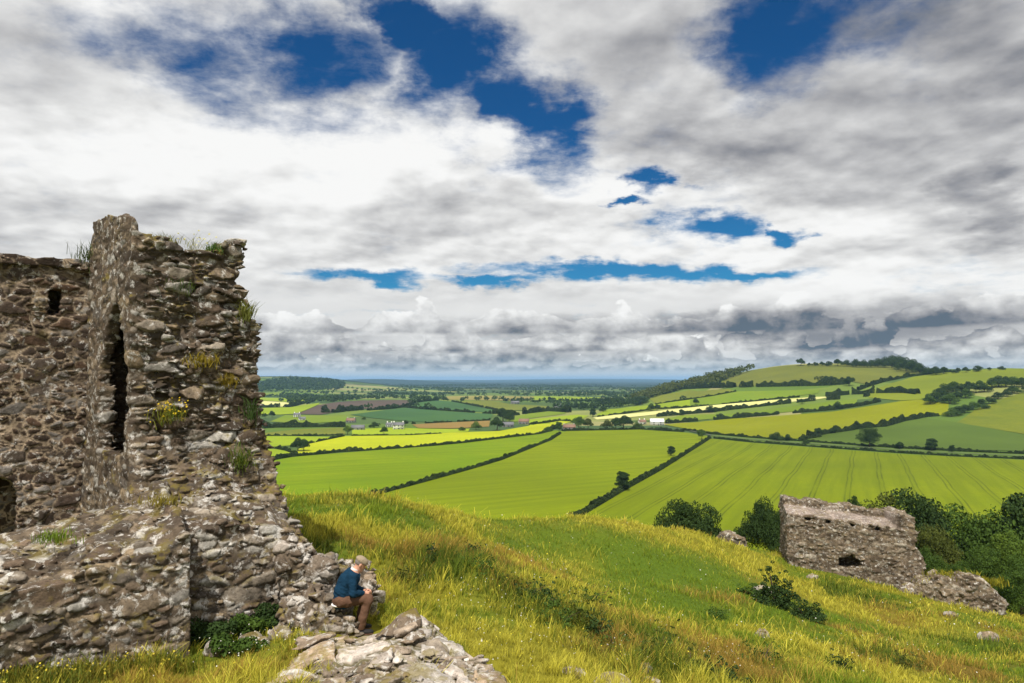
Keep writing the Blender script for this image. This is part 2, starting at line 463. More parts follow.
# ------------------------------------------------------------------ fields
def field_mat(name, c1, c2, rows=None, gap=16., width=1.1, streak=.5, scale=.012, lanes=.55):
    """crop or grass: c1 and c2 mottled; faint drilling streaks along rows (azimuth in degrees); pairs of wheel tracks every gap metres"""
    m, t, b = material(name, .95, .1)
    pos = t.new('ShaderNodeNewGeometry').outputs['Position']
    n = t.noise(pos, scale, 6, .62)
    col = t.mix(t.mapr(n, .3, .7, 0., 1.), c1, c2)
    big = t.noise(pos, .0045, 3, .55); col = t.mix(t.mapr(big, .42, .66, 0., .6), col, tuple(.66 * c for c in c1))
    fine = t.noise(pos, .25, 4, .7)
    col = t.mix(t.mapr(fine, .25, .75, 0., .42), col, tuple(.62 * c for c in c2))
    if rows is not None:
        a = math.radians(rows)
        across = t.vmath('DOT_PRODUCT', pos, (math.cos(a), -math.sin(a), 0.)); along = t.vmath('DOT_PRODUCT', pos, (math.sin(a), math.cos(a), 0.))
        st = t.noise(t.comb(across, t.math('MULTIPLY', along, .04), 0.), .18, 3, .6)
        col = t.mix(t.math('MULTIPLY', t.mapr(st, .4, .65, 0., 1.), streak), col, tuple(.6 * c for c in c1))
        if gap:
            wob = t.math('ADD', across, t.math('MULTIPLY', t.math('SUBTRACT', t.noise(pos, .01, 2, .5), .5), 5.))
            k = t.math('PINGPONG', t.math('ADD', wob, 4000.), gap / 2)           # 0 on the centre of a wheel track pair
            tr = t.math('MULTIPLY', t.math('LESS_THAN', t.math('ABSOLUTE', t.math('SUBTRACT', k, 1.15)), width / 2), lanes)
            tr = t.math('MULTIPLY', tr, t.mapr(t.noise(pos, .03, 3, .6), .35, .6, .45, 1.))
            col = t.mix(tr, col, (.022, .036, .004))
    t.l.new(col, b.inputs['Base Color'])
    return m


FM = dict(
    barley=field_mat('barley', (.145, .196, .0015), (.188, .228, .0015), 62., 0, streak=.5),
    wheat=field_mat('wheat', (.130, .175, .0015), (.168, .202, .0015), 27., 16.5, .8, streak=.42),
    barley_left=field_mat('barley_left', (.120, .205, .002), (.182, .235, .002), 66., 0, streak=.42),
    rape=field_mat('rape', (.42, .43, .008), (.30, .36, .010), 70., 0, streak=.3),
    bright=field_mat('bright', (.30, .38, .015), (.20, .29, .012), 60., 0, streak=.3),
    pasture=field_mat('pasture', (.12, .19, .012), (.165, .215, .018)),
    olive=field_mat('olive', (.125, .155, .018), (.165, .175, .022), scale=.02),
    dull=field_mat('dull', (.065, .105, .015), (.085, .13, .018)),
    teal=field_mat('teal', (.042, .105, .035), (.055, .12, .030), 40., 0, streak=.3),
    cream=field_mat('cream', (.62, .60, .26), (.50, .50, .16), 60., 0, streak=.2),
    straw=field_mat('straw', (.26, .22, .06), (.22, .2, .05)),
    tan=field_mat('tan', (.27, .17, .05), (.22, .16, .04), 60., 0),
    soil=field_mat('soil', (.105, .075, .055), (.085, .06, .05), 50., 0, streak=.5),
    hilltop=field_mat('hilltop', (.155, .165, .022), (.10, .115, .02), scale=.012),
    meadow=field_mat('meadow', (.26, .34, .012), (.19, .26, .012), 75., 0, streak=.35),
    scrub=field_mat('scrub', (.04, .055, .02), (.09, .09, .04), scale=.05),
    road=plain_mat('tarmac', (.075, .08, .05), .9, .2, .2, .3),
)


def densify(P, step):
    out = []
    for i in range(len(P)):
        p, q = P[i], P[(i + 1) % len(P)]
        n = max(1, int(np.hypot(*(q - p)[:2]) / step))
        for k in range(n): out.append(p + (q - p) * k / n)
    return np.array(out)


def drape(name, poly2, mat, off, step=14.):
    B = densify(np.asarray(poly2, float)[:, :2], step)
    lo, hi = B.min(0), B.max(0)
    gx, gy = np.meshgrid(np.arange(lo[0], hi[0], step), np.arange(lo[1], hi[1], step))
    G = np.stack([gx.ravel(), gy.ravel()], -1)
    ins = np.zeros(len(G), bool)
    x0, y0 = B[:, 0], B[:, 1]; x1, y1 = np.roll(x0, -1), np.roll(y0, -1)
    for k in range(len(B)):
        c = (y0[k] > G[:, 1]) != (y1[k] > G[:, 1])
        xi = x0[k] + (G[:, 1] - y0[k]) / (y1[k] - y0[k] + 1e-12) * (x1[k] - x0[k])
        ins ^= c & (G[:, 0] < xi)
    G = G[ins]
    pts = [Vector(p) for p in B] + [Vector(p) for p in G]
    n = len(B)
    r = delaunay_2d_cdt(pts, [], [list(range(n))], 1, 1e-4)
    v2 = np.array([tuple(p) for p in r[0]])
    f = np.array([q for q in r[2] if len(q) == 3])
    e1 = v2[f[:, 1]] - v2[f[:, 0]]; e2 = v2[f[:, 2]] - v2[f[:, 0]]
    flip = e1[:, 0] * e2[:, 1] - e1[:, 1] * e2[:, 0] < 0
    f[flip] = f[flip][:, ::-1]
    z = land_h(v2) + off(np.hypot(v2[:, 0], v2[:, 1]))
    return tag(link(name, mesh_np(name, np.concatenate([v2, z[:, None]], 1), f, mat, smooth=True)), kind='structure')


FIELDS = [
    ('barley_left', [(225, 470), (270, 461.5), (290, 457.5), (390, 449.5), (462, 443.5), (540, 434.5), (556, 430.5), (565, 432), (550, 441), (500, 460.5), (470, 469.5), (430, 480.5), (380, 494.5), (320, 530), (225, 530)]),
    ('barley', [(380, 494), (430, 480), (500, 460), (550, 440.5), (566, 431.5), (640, 430), (688, 433), (708, 437), (660, 470), (620, 492), (575, 518), (530, 548), (330, 548)]),
    ('wheat', [(575, 518), (620, 492), (660, 470), (710, 439), (760, 444), (800, 447), (900, 454.5), (1075, 463), (1120, 600), (820, 620), (520, 560)]),
    ('rape', [(285, 458), (306, 445), (344, 436.5), (410, 435.6), (452, 433), (499, 431.4), (530, 426), (550, 421.5), (575, 420), (558, 427), (540, 433.5), (510, 438), (487, 439.5), (462, 442.5), (447, 445), (410, 447), (390, 449), (359, 451), (311, 453)]),
    ('bright', [(352, 435), (352, 429.5), (390, 428), (418, 428.8), (452, 429.5), (470, 429), (468, 432), (452, 433), (410, 435)]),
    ('meadow', [(255, 436.5), (267, 436), (338, 437.5), (306, 444.5), (275, 447), (255, 449)]),
    ('meadow', [(255, 449.5), (289, 449.5), (297, 454.5), (275, 458.5), (255, 462)]),
    ('olive', [(255, 435), (268, 433), (300, 429.5), (343, 428), (346, 434.5), (300, 436), (255, 436)]),
    ('pasture', [(270, 422), (285, 415.5), (345, 415.5), (350, 418), (345, 422), (300, 424)]),
    ('meadow', [(256, 414.5), (256, 408), (290, 407.5), (320, 403), (318, 405), (296, 414), (280, 415)]),
    ('soil', [(297, 414.3), (318, 405.5), (336, 402.5), (362, 400.8), (390, 400.3), (418, 400.5), (404, 406.5), (390, 408.5), (362, 409), (345, 410.5), (320, 415)]),
    ('cream', [(252, 407), (252, 400.8), (285, 402.5), (293, 404), (287, 407)]),
    ('meadow', [(252, 400.2), (255, 397.8), (285, 398.5), (312, 400.5), (300, 403), (288, 402.3)]),
    ('pasture', [(255, 396.7), (258, 393.5), (284, 392.5), (277, 396.5)]),
    ('teal', [(410.5, 406.5), (418, 403), (435.5, 400.7), (452, 402), (498, 411), (490, 412.8), (450, 410.8), (421, 408.5)]),
    ('olive', [(456, 402), (487, 400.8), (510, 404.5), (550, 406.5), (548, 410), (498, 411)]),
    ('teal', [(350, 415), (404, 408), (421, 409.5), (450, 411.8), (493, 414.5), (490, 420), (437, 422.6), (410, 421.8), (370, 418)]),
    ('tan', [(412, 424.8), (440, 423.2), (490, 421), (489, 427), (452, 428.8), (418, 428.4)]),
    ('straw', [(440, 399.8), (448, 396.5), (490, 396), (540, 397), (560, 400), (510, 401), (480, 400.3)]),
    ('meadow', [(530, 400), (535, 396.5), (600, 397.5), (602, 400), (570, 401)]),
    ('bright', [(524, 431), (530, 425), (558, 426), (562, 427), (545, 430.5)]),
    ('meadow', [(528, 420), (577, 415), (589, 416), (575, 422.3), (553, 424.5), (530, 424.5)]),
    ('pasture', [(505, 422), (512, 417), (540, 412), (560, 410), (566, 414), (528, 419), (512, 423)]),
    ('meadow', [(597, 414.8), (607, 410), (652, 405), (690, 400), (690, 407), (663, 408.7), (624, 413.6), (597, 416)]),
    ('cream', [(593, 418), (614, 415.3), (636, 413.6), (671, 409.8), (690, 407.9), (715, 405.4), (768, 400.8), (815, 397.3), (834, 396.9), (818, 399.7), (792, 402.2), (741.5, 408), (715, 411), (687, 413.2), (655, 415), (625, 418), (597, 420)]),
    ('olive', [(647, 397.6), (690, 390.6), (713, 390), (734, 391.6), (712, 395.8), (690, 398.8), (655, 404.3)]),
    ('hilltop', [(713, 385.6), (732, 378), (750, 370.8), (770, 367.8), (785, 366), (813, 364.7), (850, 364.7), (889, 365.6), (906, 369), (921, 372.2), (936, 373), (913, 375), (884, 380), (867, 384.5), (850, 381.5), (829, 383.8), (768, 385.6), (741, 387)]),
    ('pasture', [(690, 399.5), (712, 396.3), (738, 391.8), (820, 390), (818, 393.5), (785, 398), (719, 404.3), (690, 406.8)]),
    ('pasture', [(660, 420), (680, 416), (697.6, 415), (733, 414.2), (768, 410), (792, 406.5), (831, 402), (857.5, 399.5), (856, 404.5), (833, 408.6), (768, 414.2), (733, 417.6), (690, 421), (662, 423)]),
    ('wheat_up', [(664, 425), (690, 423), (733, 419), (768, 417), (833, 412), (860, 408), (901, 401.5), (921, 400), (948.6, 404.5), (948.6, 415.5), (925, 415.5), (906, 419.5), (884, 425.5), (862, 427.5), (829, 433), (811, 437), (792, 439.5), (750, 436.5), (715, 434), (690, 429.5)]),
    ('dull', [(800, 439), (829, 434.5), (862, 429.5), (884, 428), (906, 421.5), (925, 418.5), (959, 423), (1024, 435), (1060, 441), (1060, 453), (1024, 451.5), (935, 449.8), (850, 445)]),
    ('olive_up', [(957, 423), (975, 410), (996, 401), (1024, 393), (1060, 383), (1060, 440), (1024, 434.5)]),
    ('meadow_up', [(869, 392), (890, 384), (913, 377.3), (940, 373.3), (970, 371), (1003, 368.6), (1035, 369.4), (1060, 371), (1060, 384), (1024, 383), (990, 388), (950, 391), (926, 398), (919, 400), (900, 401), (869, 398)]),
]
FM['wheat_up'] = field_mat('wheat_up', (.215, .225, .002), (.17, .195, .002), 60., 0, streak=.25)
FM['olive_up'] = field_mat('olive_up', (.155, .17, .012), (.10, .13, .014), scale=.03)
FM['meadow_up'] = field_mat('meadow_up', (.14, .185, .012), (.175, .20, .014), scale=.008)
for k, (mt, pl) in enumerate(FIELDS):
    pp = np.array(pl, float)
    # edges follow the lie of the land: sample along the picture edges, then drop on the ground
    dense = []
    for i in range(len(pp)):
        p, q = pp[i], pp[(i + 1) % len(pp)]
        n = max(1, int(np.hypot(*(q - p)) / 14))
        dense += [p + (q - p) * j / n for j in range(n)]
    dense = np.array(dense)
    G = ground_at(dense[:, 0], dense[:, 1])
    drape('field', G, FM[mt], lambda r, k=k: .15 + .00045 * r + .004 * (k % 9), 14. if np.hypot(*G[0, :2]) < 1300 else 40.)
# the lane that runs behind the big wheat field
lane = ground_at(*np.array([(690, 431.5), (712, 436.2), (750, 440), (800, 443.6), (850, 447.2), (900, 450.8), (960, 454), (1040, 457.5), (1100, 460)]).T)
d2 = np.gradient(lane[:, :2], axis=0); d2 /= np.linalg.norm(d2, axis=1)[:, None]
nrm = np.stack([-d2[:, 1], d2[:, 0]], 1) * 1.6
drape('lane', np.concatenate([lane[:, :2] + nrm, (lane[:, :2] - nrm)[::-1]]), FM['road'], lambda r: .62 + .00045 * r, 14.)
# ------------------------------------------------------------------ foliage
def foliage_mat(name, c1, c2, rough=.75):
    m, t, b = material(name, rough, .15)
    at_ = t.new('ShaderNodeAttribute', attribute_name='col')
    f = t.xyz(at_.outputs['Color'])
    n = t.noise(t.new('ShaderNodeTexCoord').outputs['Object'], .45, 3, .6)
    k = t.math('ADD', t.math('MULTIPLY', f[0], .7), t.math('MULTIPLY', t.mapr(n, .3, .7, 0., 1.), .3))
    col = t.mix(k, c1, c2)
    tr = t.new('ShaderNodeBsdfTranslucent'); t.l.new(col, tr.inputs[0])
    mx = t.new('ShaderNodeMixShader'); mx.inputs[0].default_value = .18
    t.l.new(col, b.inputs['Base Color']); t.l.new(b.outputs[0], mx.inputs[1]); t.l.new(tr.outputs[0], mx.inputs[2])
    t.l.new(mx.outputs[0], m.node_tree.nodes['Material Output'].inputs[0])
    return m


LEAF = dict(dark=foliage_mat('leaf_dark', (.016, .034, .009), (.042, .075, .016)), mid=foliage_mat('leaf_mid', (.026, .054, .009), (.080, .135, .018)),
            light=foliage_mat('leaf_light', (.05, .09, .012), (.13, .19, .02)), hedge=foliage_mat('leaf_hedge', (.014, .027, .008), (.046, .070, .014)),
            gorse=foliage_mat('leaf_olive', (.035, .05, .010), (.10, .115, .018)))
BARK = plain_mat('bark', (.07, .05, .035), .9, .2, .4, 6., .5)


def leaf_cards(P, N, size, rg, aspect=.7):
    """one bent-free quad per point, roughly facing N, random roll and size"""
    n = len(P)
    N = N + rg.normal(0, .55, (n, 3)); N /= np.linalg.norm(N, axis=1)[:, None] + 1e-9
    T = rg.normal(0, 1, (n, 3)); T -= (T * N).sum(1)[:, None] * N; T /= np.linalg.norm(T, axis=1)[:, None] + 1e-9
    B = np.cross(N, T)
    s = (size * rg.uniform(.55, 1.35, n))[:, None] * .5
    q = np.stack([P - T * s, P - B * s * aspect, P + T * s * 1.1, P + B * s * aspect], 1)
    return q.reshape(-1, 3), np.arange(4 * n).reshape(-1, 4), np.repeat(rg.uniform(0, 1, n), 4)


def crown_points(lobes, n, rg, inner=.25, flat=.9):
    L = np.array(lobes, float)
    w = L[:, 3] ** 2; k = rg.choice(len(L), n, p=w / w.sum())
    D = rg.normal(0, 1, (n, 3)); D[:, 2] = np.where(D[:, 2] < -.35, -D[:, 2] * .8, D[:, 2]); D /= np.linalg.norm(D, axis=1)[:, None]
    r = np.where(rg.random(n) < inner, rg.uniform(.35, .9, n), rg.uniform(.86, 1.10, n))
    lump = 1 + .16 * fbm(D * 2.2 + k[:, None] * 7.3, 2, 3)
    P = L[k, :3] + D * (r * lump * L[k, 3])[:, None] * np.array([1, 1, flat])
    return P, D, k


def crown_mesh(name, lobes, n, size, mat, seed=0):
    rg = np.random.default_rng(seed)
    P, N, k = crown_points(lobes, n, rg)
    V, Q, c = leaf_cards(P, N, size, rg)
    tone = rg.uniform(-.3, .3, len(lobes))[k]
    c = np.clip(c * .6 + .2 + np.repeat(tone, 4), 0, 1)
    return mesh_np(name, V, Q, mat, np.stack([c, c, c], 1))


def tube(P, R, sides=7):
    """tapered tube through points"""
    P = np.asarray(P, float); n = len(P)
    V = []; Q = []
    for i in range(n):
        d = P[min(i + 1, n - 1)] - P[max(i - 1, 0)]; d /= np.linalg.norm(d) + 1e-9
        u = np.cross(d, [.31, .9, .2]); u /= np.linalg.norm(u); v = np.cross(d, u)
        for s in range(sides):
            a = 2 * math.pi * s / sides
            V.append(P[i] + (u * math.cos(a) + v * math.sin(a)) * R[i])
    for i in range(n - 1):
        for s in range(sides):
            a, b = i * sides + s, i * sides + (s + 1) % sides
            Q.append([a, b, b + sides, a + sides])
    return np.array(V), np.array(Q)


def join(parts):
    V = []; Q = []; o = 0
    for v, q in parts:
        V.append(v); Q.append(np.asarray(q) + o); o += len(v)
    return np.concatenate(V), np.concatenate(Q)


def trunk_mesh(h, r, lobes, seed):
    rg = np.random.default_rng(seed)
    top = np.array([0, 0, h])
    parts = [tube([(0, 0, -.6), (0, 0, 0), (.04 * h, .02 * h, .5 * h), (0, 0, h)], [r * 1.5, r * 1.15, r * .8, r * .5])]
    for l in lobes[:7]:
        s = np.array([.02 * h, .01 * h, h * rg.uniform(.55, .95)]); e = np.array(l[:3])
        parts.append(tube([s, (s + e) / 2 + rg.normal(0, .05 * h, 3), e], [r * .45, r * .3, r * .1], 5))
    V, Q = join(parts)
    return mesh_np('trunk', V, Q, BARK, smooth=True)


def make_lobes(kind, seed):
    """lobes for a tree of unit height"""
    rg = np.random.default_rng(seed); L = []
    if kind == 'round':
        L.append((0, 0, .58, .30))
        for i in range(9):
            a = i * 2.4 + rg.uniform(0, .6); rr_ = rg.uniform(.18, .36)
            L.append((math.cos(a) * rr_, math.sin(a) * rr_, rg.uniform(.34, .72), rg.uniform(.15, .24)))
        L.append((rg.uniform(-.1, .1), 0, .80, .19))
    elif kind == 'broad':
        for i in range(12):
            a = i * 2.4 + rg.uniform(0, .6); rr_ = rg.uniform(.1, .58)
            L.append((math.cos(a) * rr_, math.sin(a) * rr_, rg.uniform(.3, .72) - .25 * rr_, rg.uniform(.2, .3)))
        L.append((0, 0, .68, .30))
    elif kind == 'tall':
        for i in range(10):
            a = i * 2.4 + rg.uniform(0, .6); z = .25 + .07 * i
            rr_ = .14 * (1 - .5 * abs(z - .5))
            L.append((math.cos(a) * rr_, math.sin(a) * rr_, z, rg.uniform(.13, .20)))
    elif kind == 'dome':
        for i in range(16):
            a = i * 2.4 + rg.uniform(0, .5); q = (i + .5) / 16; rr_ = .50 * math.sqrt(q) * (1 - .1 * q)
            L.append((math.cos(a) * rr_, math.sin(a) * rr_, .70 * math.sqrt(max(0, 1 - (rr_ / .62) ** 2)) * rg.uniform(.8, 1.1), rg.uniform(.16, .25)))
        L.append((0, 0, .45, .42))
    else:                                                    # bush: leaves down to the ground
        for i in range(13):
            a = i * 2.4 + rg.uniform(0, .6); rr_ = rg.uniform(.1, .62)
            L.append((math.cos(a) * rr_, math.sin(a) * rr_, rg.uniform(.18, .68) * (1 - .5 * rr_), rg.uniform(.22, .34)))
        L.append((0, 0, .62, .34))
    return L


PROTO = {}


def proto(kind, tone, fine, var):
    key = (kind, tone, fine, var)
    if key not in PROTO:
        L = make_lobes(kind, 10 * var + len(kind))
        n, s = {0: (1300, .105), 1: (5200, .052), 2: (26000, .023)}[fine]
        if fine == 2:                                    # small boughs on the big ones
            rg = np.random.default_rng(var + 77); L2 = []
            for x, y, z, r in L:
                L2.append((x, y, z, r * .86))
                for _ in range(6):
                    d = rg.normal(0, 1, 3); d[2] = abs(d[2]) * .9 - .2; d /= np.linalg.norm(d)
                    L2.append((x + d[0] * r * .85, y + d[1] * r * .85, max(.05, z + d[2] * r * .8), r * rg.uniform(.26, .46)))
            L = L2
        PROTO[key] = (crown_mesh('crown', L, n, s, LEAF[tone], var + 5), trunk_mesh({'bush': .25, 'dome': .3}.get(kind, .5), .035, L, var))
    return PROTO[key]


NT_ = [0]


def plant_tree(B, h, kind, tone, label, group=None, fine=0, wide=1., name=None, cat='tree'):
    NT_[0] += 1
    name = name or ('bush' if label.split(' stand')[0].find('bush') >= 0 else 'tree')
    cr_, tr_ = proto(kind, tone, fine, NT_[0] % 3)
    e = empty(name, B, NT_[0] * 1.7); e.scale = (h * wide, h * wide, h)
    tag(e, label, name, group)
    link('crown', cr_, e); link('trunk', tr_, e)
    return e


def tree_px(px, py, hp, kind, tone, label, group=None, fine=0, wide=1.):
    B = ground_at(px, py)[0]
    h = hp / F * B[1]
    B = B + np.array([0, 0, -.15])
    return plant_tree(B, h, kind, tone, label, group, fine, wide)


# ------------------------------------------------------------------ hedges between the fields
def hedge_px(pts, h, w, label, tone='hedge', gaps=0., seed=0, den=1.):
    pts = np.array(pts, float)
    dn = [pts[0]]
    for p, q in zip(pts[:-1], pts[1:]):
        n = max(1, int(np.hypot(*(q - p)) / 5)); dn += [p + (q - p) * (i + 1) / n for i in range(n)]
    G = ground_at(*np.array(dn).T)
    seg = np.linalg.norm(np.diff(G, axis=0), axis=1); cum = np.concatenate([[0], np.cumsum(seg)]); L = cum[-1]
    rg = np.random.default_rng(seed + int(pts[0, 0]))
    dist = G[:, 1].mean(); size = max(.36, dist / F * 1.1)
    n = int(min(52000, L * (h * 2.5 + w) / size ** 2 * 8. * den)) + 120
    s = rg.uniform(0, L, n)
    if gaps:
        s = s[vnoise(np.stack([s / 17., s * 0, s * 0], 1), seed) > gaps]; n = len(s)
    c = np.stack([np.interp(s, cum, G[:, i]) for i in range(3)], 1)
    dx = np.interp(s, cum, np.gradient(G[:, 0])); dy = np.interp(s, cum, np.gradient(G[:, 1])); dl = np.hypot(dx, dy) + 1e-9
    side = np.stack([-dy / dl, dx / dl, 0 * dx], 1)
    h = h * .88; w = w * .9
    hh = h * (.34 + 1.05 * vnoise(np.stack([s / (h * 2.2), s * 0, s * 0], 1), seed + 1) + .75 * vnoise(np.stack([s / (h * .8), s * 0, s * 0], 1), seed + 2) ** 2)
    u = rg.uniform(0, 1, n); top = rg.random(n) < .25
    lat = np.where(top, rg.uniform(-.8, .8, n), np.where(rg.random(n) < .5, -1, 1) * np.sqrt(1 - .75 * u ** 2)) * rg.uniform(.82, 1.12, n)
    zz = np.where(top, np.sqrt(np.maximum(1 - .55 * lat ** 2, .1)), u) * rg.uniform(.88, 1.08, n)
    N = side * lat[:, None] + np.array([0, 0, 1.]) * (zz ** 2)[:, None]
    P = c + side * (lat * w * .5)[:, None] + np.array([0, 0, 1.]) * (zz * hh)[:, None]
    V, Q, cc = leaf_cards(P, N, size, rg)
    tone_ = vnoise(np.stack([np.repeat(s, 4) / 6., np.repeat(s, 4) * 0, np.repeat(s, 4) * 0], 1), seed + 4)
    cc = np.clip(.5 * cc + .6 * tone_ - .1, 0, 1)
    O = G[len(G) // 2]
    me = mesh_np('hedge', V - O, Q, LEAF[tone], np.stack([cc] * 3, 1))
    return tag(link('hedge', me, loc=O), label, 'hedge', 'hedgerows between the fields')


HEDGES = [
    ([(240, 467), (262, 462.5), (290, 457.5), (340, 452), (390, 449.5), (430, 446.5), (462, 443.5), (500, 439), (540, 434.2), (552, 431)], 2.2, 3.0, 'long low hedge between the bright yellow strip and the green field under it'),
    ([(370, 497), (378, 494.5), (430, 480.5), (470, 469.5), (500, 460.5), (550, 440.5), (560, 434)], 2.0, 3.4, 'dark hedge running slantwise between the two large green fields in the middle'),
    ([(566, 524), (575, 518.5), (620, 492), (660, 470), (695, 448), (710, 438.5)], 2.0, 3.6, 'dark hedge with two small trees beside the field with wheel tracks'),
    ([(562, 431), (600, 430.6), (640, 429.8), (684, 432)], 2.6, 3., 'hedge along the top of the middle green field in front of the farm trees'),
    ([(684, 430.2), (712, 434.2), (750, 437.6), (800, 441.2), (850, 444.8), (900, 448.3), (960, 451.5), (1060, 455.5)], 2.0, 2.6, 'hedge on the far side of the lane behind the wheel-tracked field'),
    ([(714, 438.4), (750, 442.2), (800, 445.8), (850, 449.6), (900, 453.2), (960, 456.6), (1060, 460.6)], 1.6, 2.2, 'hedge on the near side of the lane behind the wheel-tracked field'),
    ([(808, 437), (829, 433.2), (846, 431), (862, 428.2), (884, 426.6), (906, 420.8), (925, 417), (938, 416)], 5.2, 5., 'thick bushy hedge climbing from the lane towards the small hillside wood'),
    ([(662, 424), (690, 421.8), (733, 418.3), (768, 415.4), (800, 412.6), (833, 410), (860, 406), (880, 401.8)], 4.2, 4.5, 'bushy hedge above the broad yellow-green hillside field'),
    ([(655, 417), (690, 414), (715, 411.8), (741, 408.7), (792, 403.2), (818, 400.4), (857, 398.4), (869, 396)], 5., 4.5, 'bushy hedge directly under the pale cream strip'),
    ([(690, 407.6), (719, 404.8), (785, 398.4), (815, 396)], 2.2, 3., 'thin hedge directly above the pale cream strip'),
    ([(672, 389.5), (690, 388.6), (713, 387.6), (741, 387.3), (768, 386.6), (800, 386), (829, 385.4), (850, 384)], 7.5, 7., 'tall dark hedge along the foot of the rounded hilltop field'),
    ([(858, 390.5), (870, 386), (884, 381.8), (900, 378.6), (913, 376.2), (940, 373.4), (960, 371.8)], 5., 5., 'dark hedge climbing to the crest on the right of the hilltop field'),
    ([(826, 396.8), (850, 394.4), (880, 393.2), (905, 393), (918, 394.5)], 8.5, 8., 'tall thick hedge that ends at the bare earth patch on the hillside'),
    ([(352, 435.9), (380, 436), (410, 435.6), (452, 433.3)], 1.3, 2., 'thin hedge along the top of the bright yellow strip'),
    ([(255, 436.4), (275, 436.4), (300, 436.4), (343, 435.2)], 1.8, 2.4, 'thin hedge between two small yellow-green fields beside the tower'),
    ([(300, 446), (318, 442), (344, 436.6)], 1.8, 2.4, 'short slanting hedge at the left end of the bright yellow strip'),
    ([(276, 449.2), (286, 451), (297, 454.8), (275, 459), (262, 462)], 2.2, 2.6, 'small bent hedge round the bright corner field beside the tower'),
    ([(412, 424), (437, 423), (465, 421.8), (490, 420.5)], 2.0, 3., 'hedge between the blue-green field and the tan strip'),
    ([(404, 407.4), (421, 409), (450, 411.2), (493, 414), (512, 412)], 4.0, 4.5, 'dark hedge between the two blue-green fields'),
    ([(438, 400.4), (418, 402.6), (404, 407.2), (390, 409), (368, 410.5)], 5.5, 6., 'dark hedge at the right end of the bare ploughed field'),
    ([(452, 401.7), (467, 404.4), (480, 407), (498, 410.8)], 3., 4., 'thin hedge between the blue-green and the olive field'),
    ([(262, 428.4), (275, 427.6), (300, 427.4), (325, 427), (345, 427)], 6., 6., 'tall row of dark trees and hedge in front of the white farmhouses'),
    ([(256, 408.2), (270, 408), (288, 407.6), (300, 404.5), (313, 401.6)], 6., 6., 'dark hedge around the white field beside the tower'),
    ([(598, 417), (624, 414), (655, 409.2), (690, 407.6)], 2.6, 3.5, 'hedge between the green strip and the left end of the cream strip'),
    ([(655, 404.8), (690, 399.6), (712, 396.4), (736, 391.9)], 2.4, 3.5, 'hedge between the olive and the green strip under the wooded slope'),
    ([(505, 416.5), (530, 413.5), (548, 411.5), (570, 412.5)], 7.5, 8., 'dark line of trees and hedge right of the round dark trees'),
    ([(322, 413), (335, 412.6), (350, 411), (362, 410)], 9., 9., 'dark copse-like hedge on the lower edge of the bare ploughed field'),
    ([(530, 425), (545, 423.5), (560, 421), (575, 422)], 2.5, 4., 'short hedge above the bright corner left of the brown roofed house'),
    ([(545, 430.6), (552, 429.5), (560, 427.5)], 3.5, 4., 'short bushy hedge in front of the brown roofed house'),
    ([(800, 440.4), (820, 437.2)], 3.5, 4., 'short bushy hedge where the dull green field meets the lane'),
]
for k, (p, h, w, lab) in enumerate(HEDGES):
    hedge_px(p, h, w, lab, seed=k * 3, gaps=.20 if k in (8, 7, 9, 12) else 0. if k < 6 else .12)

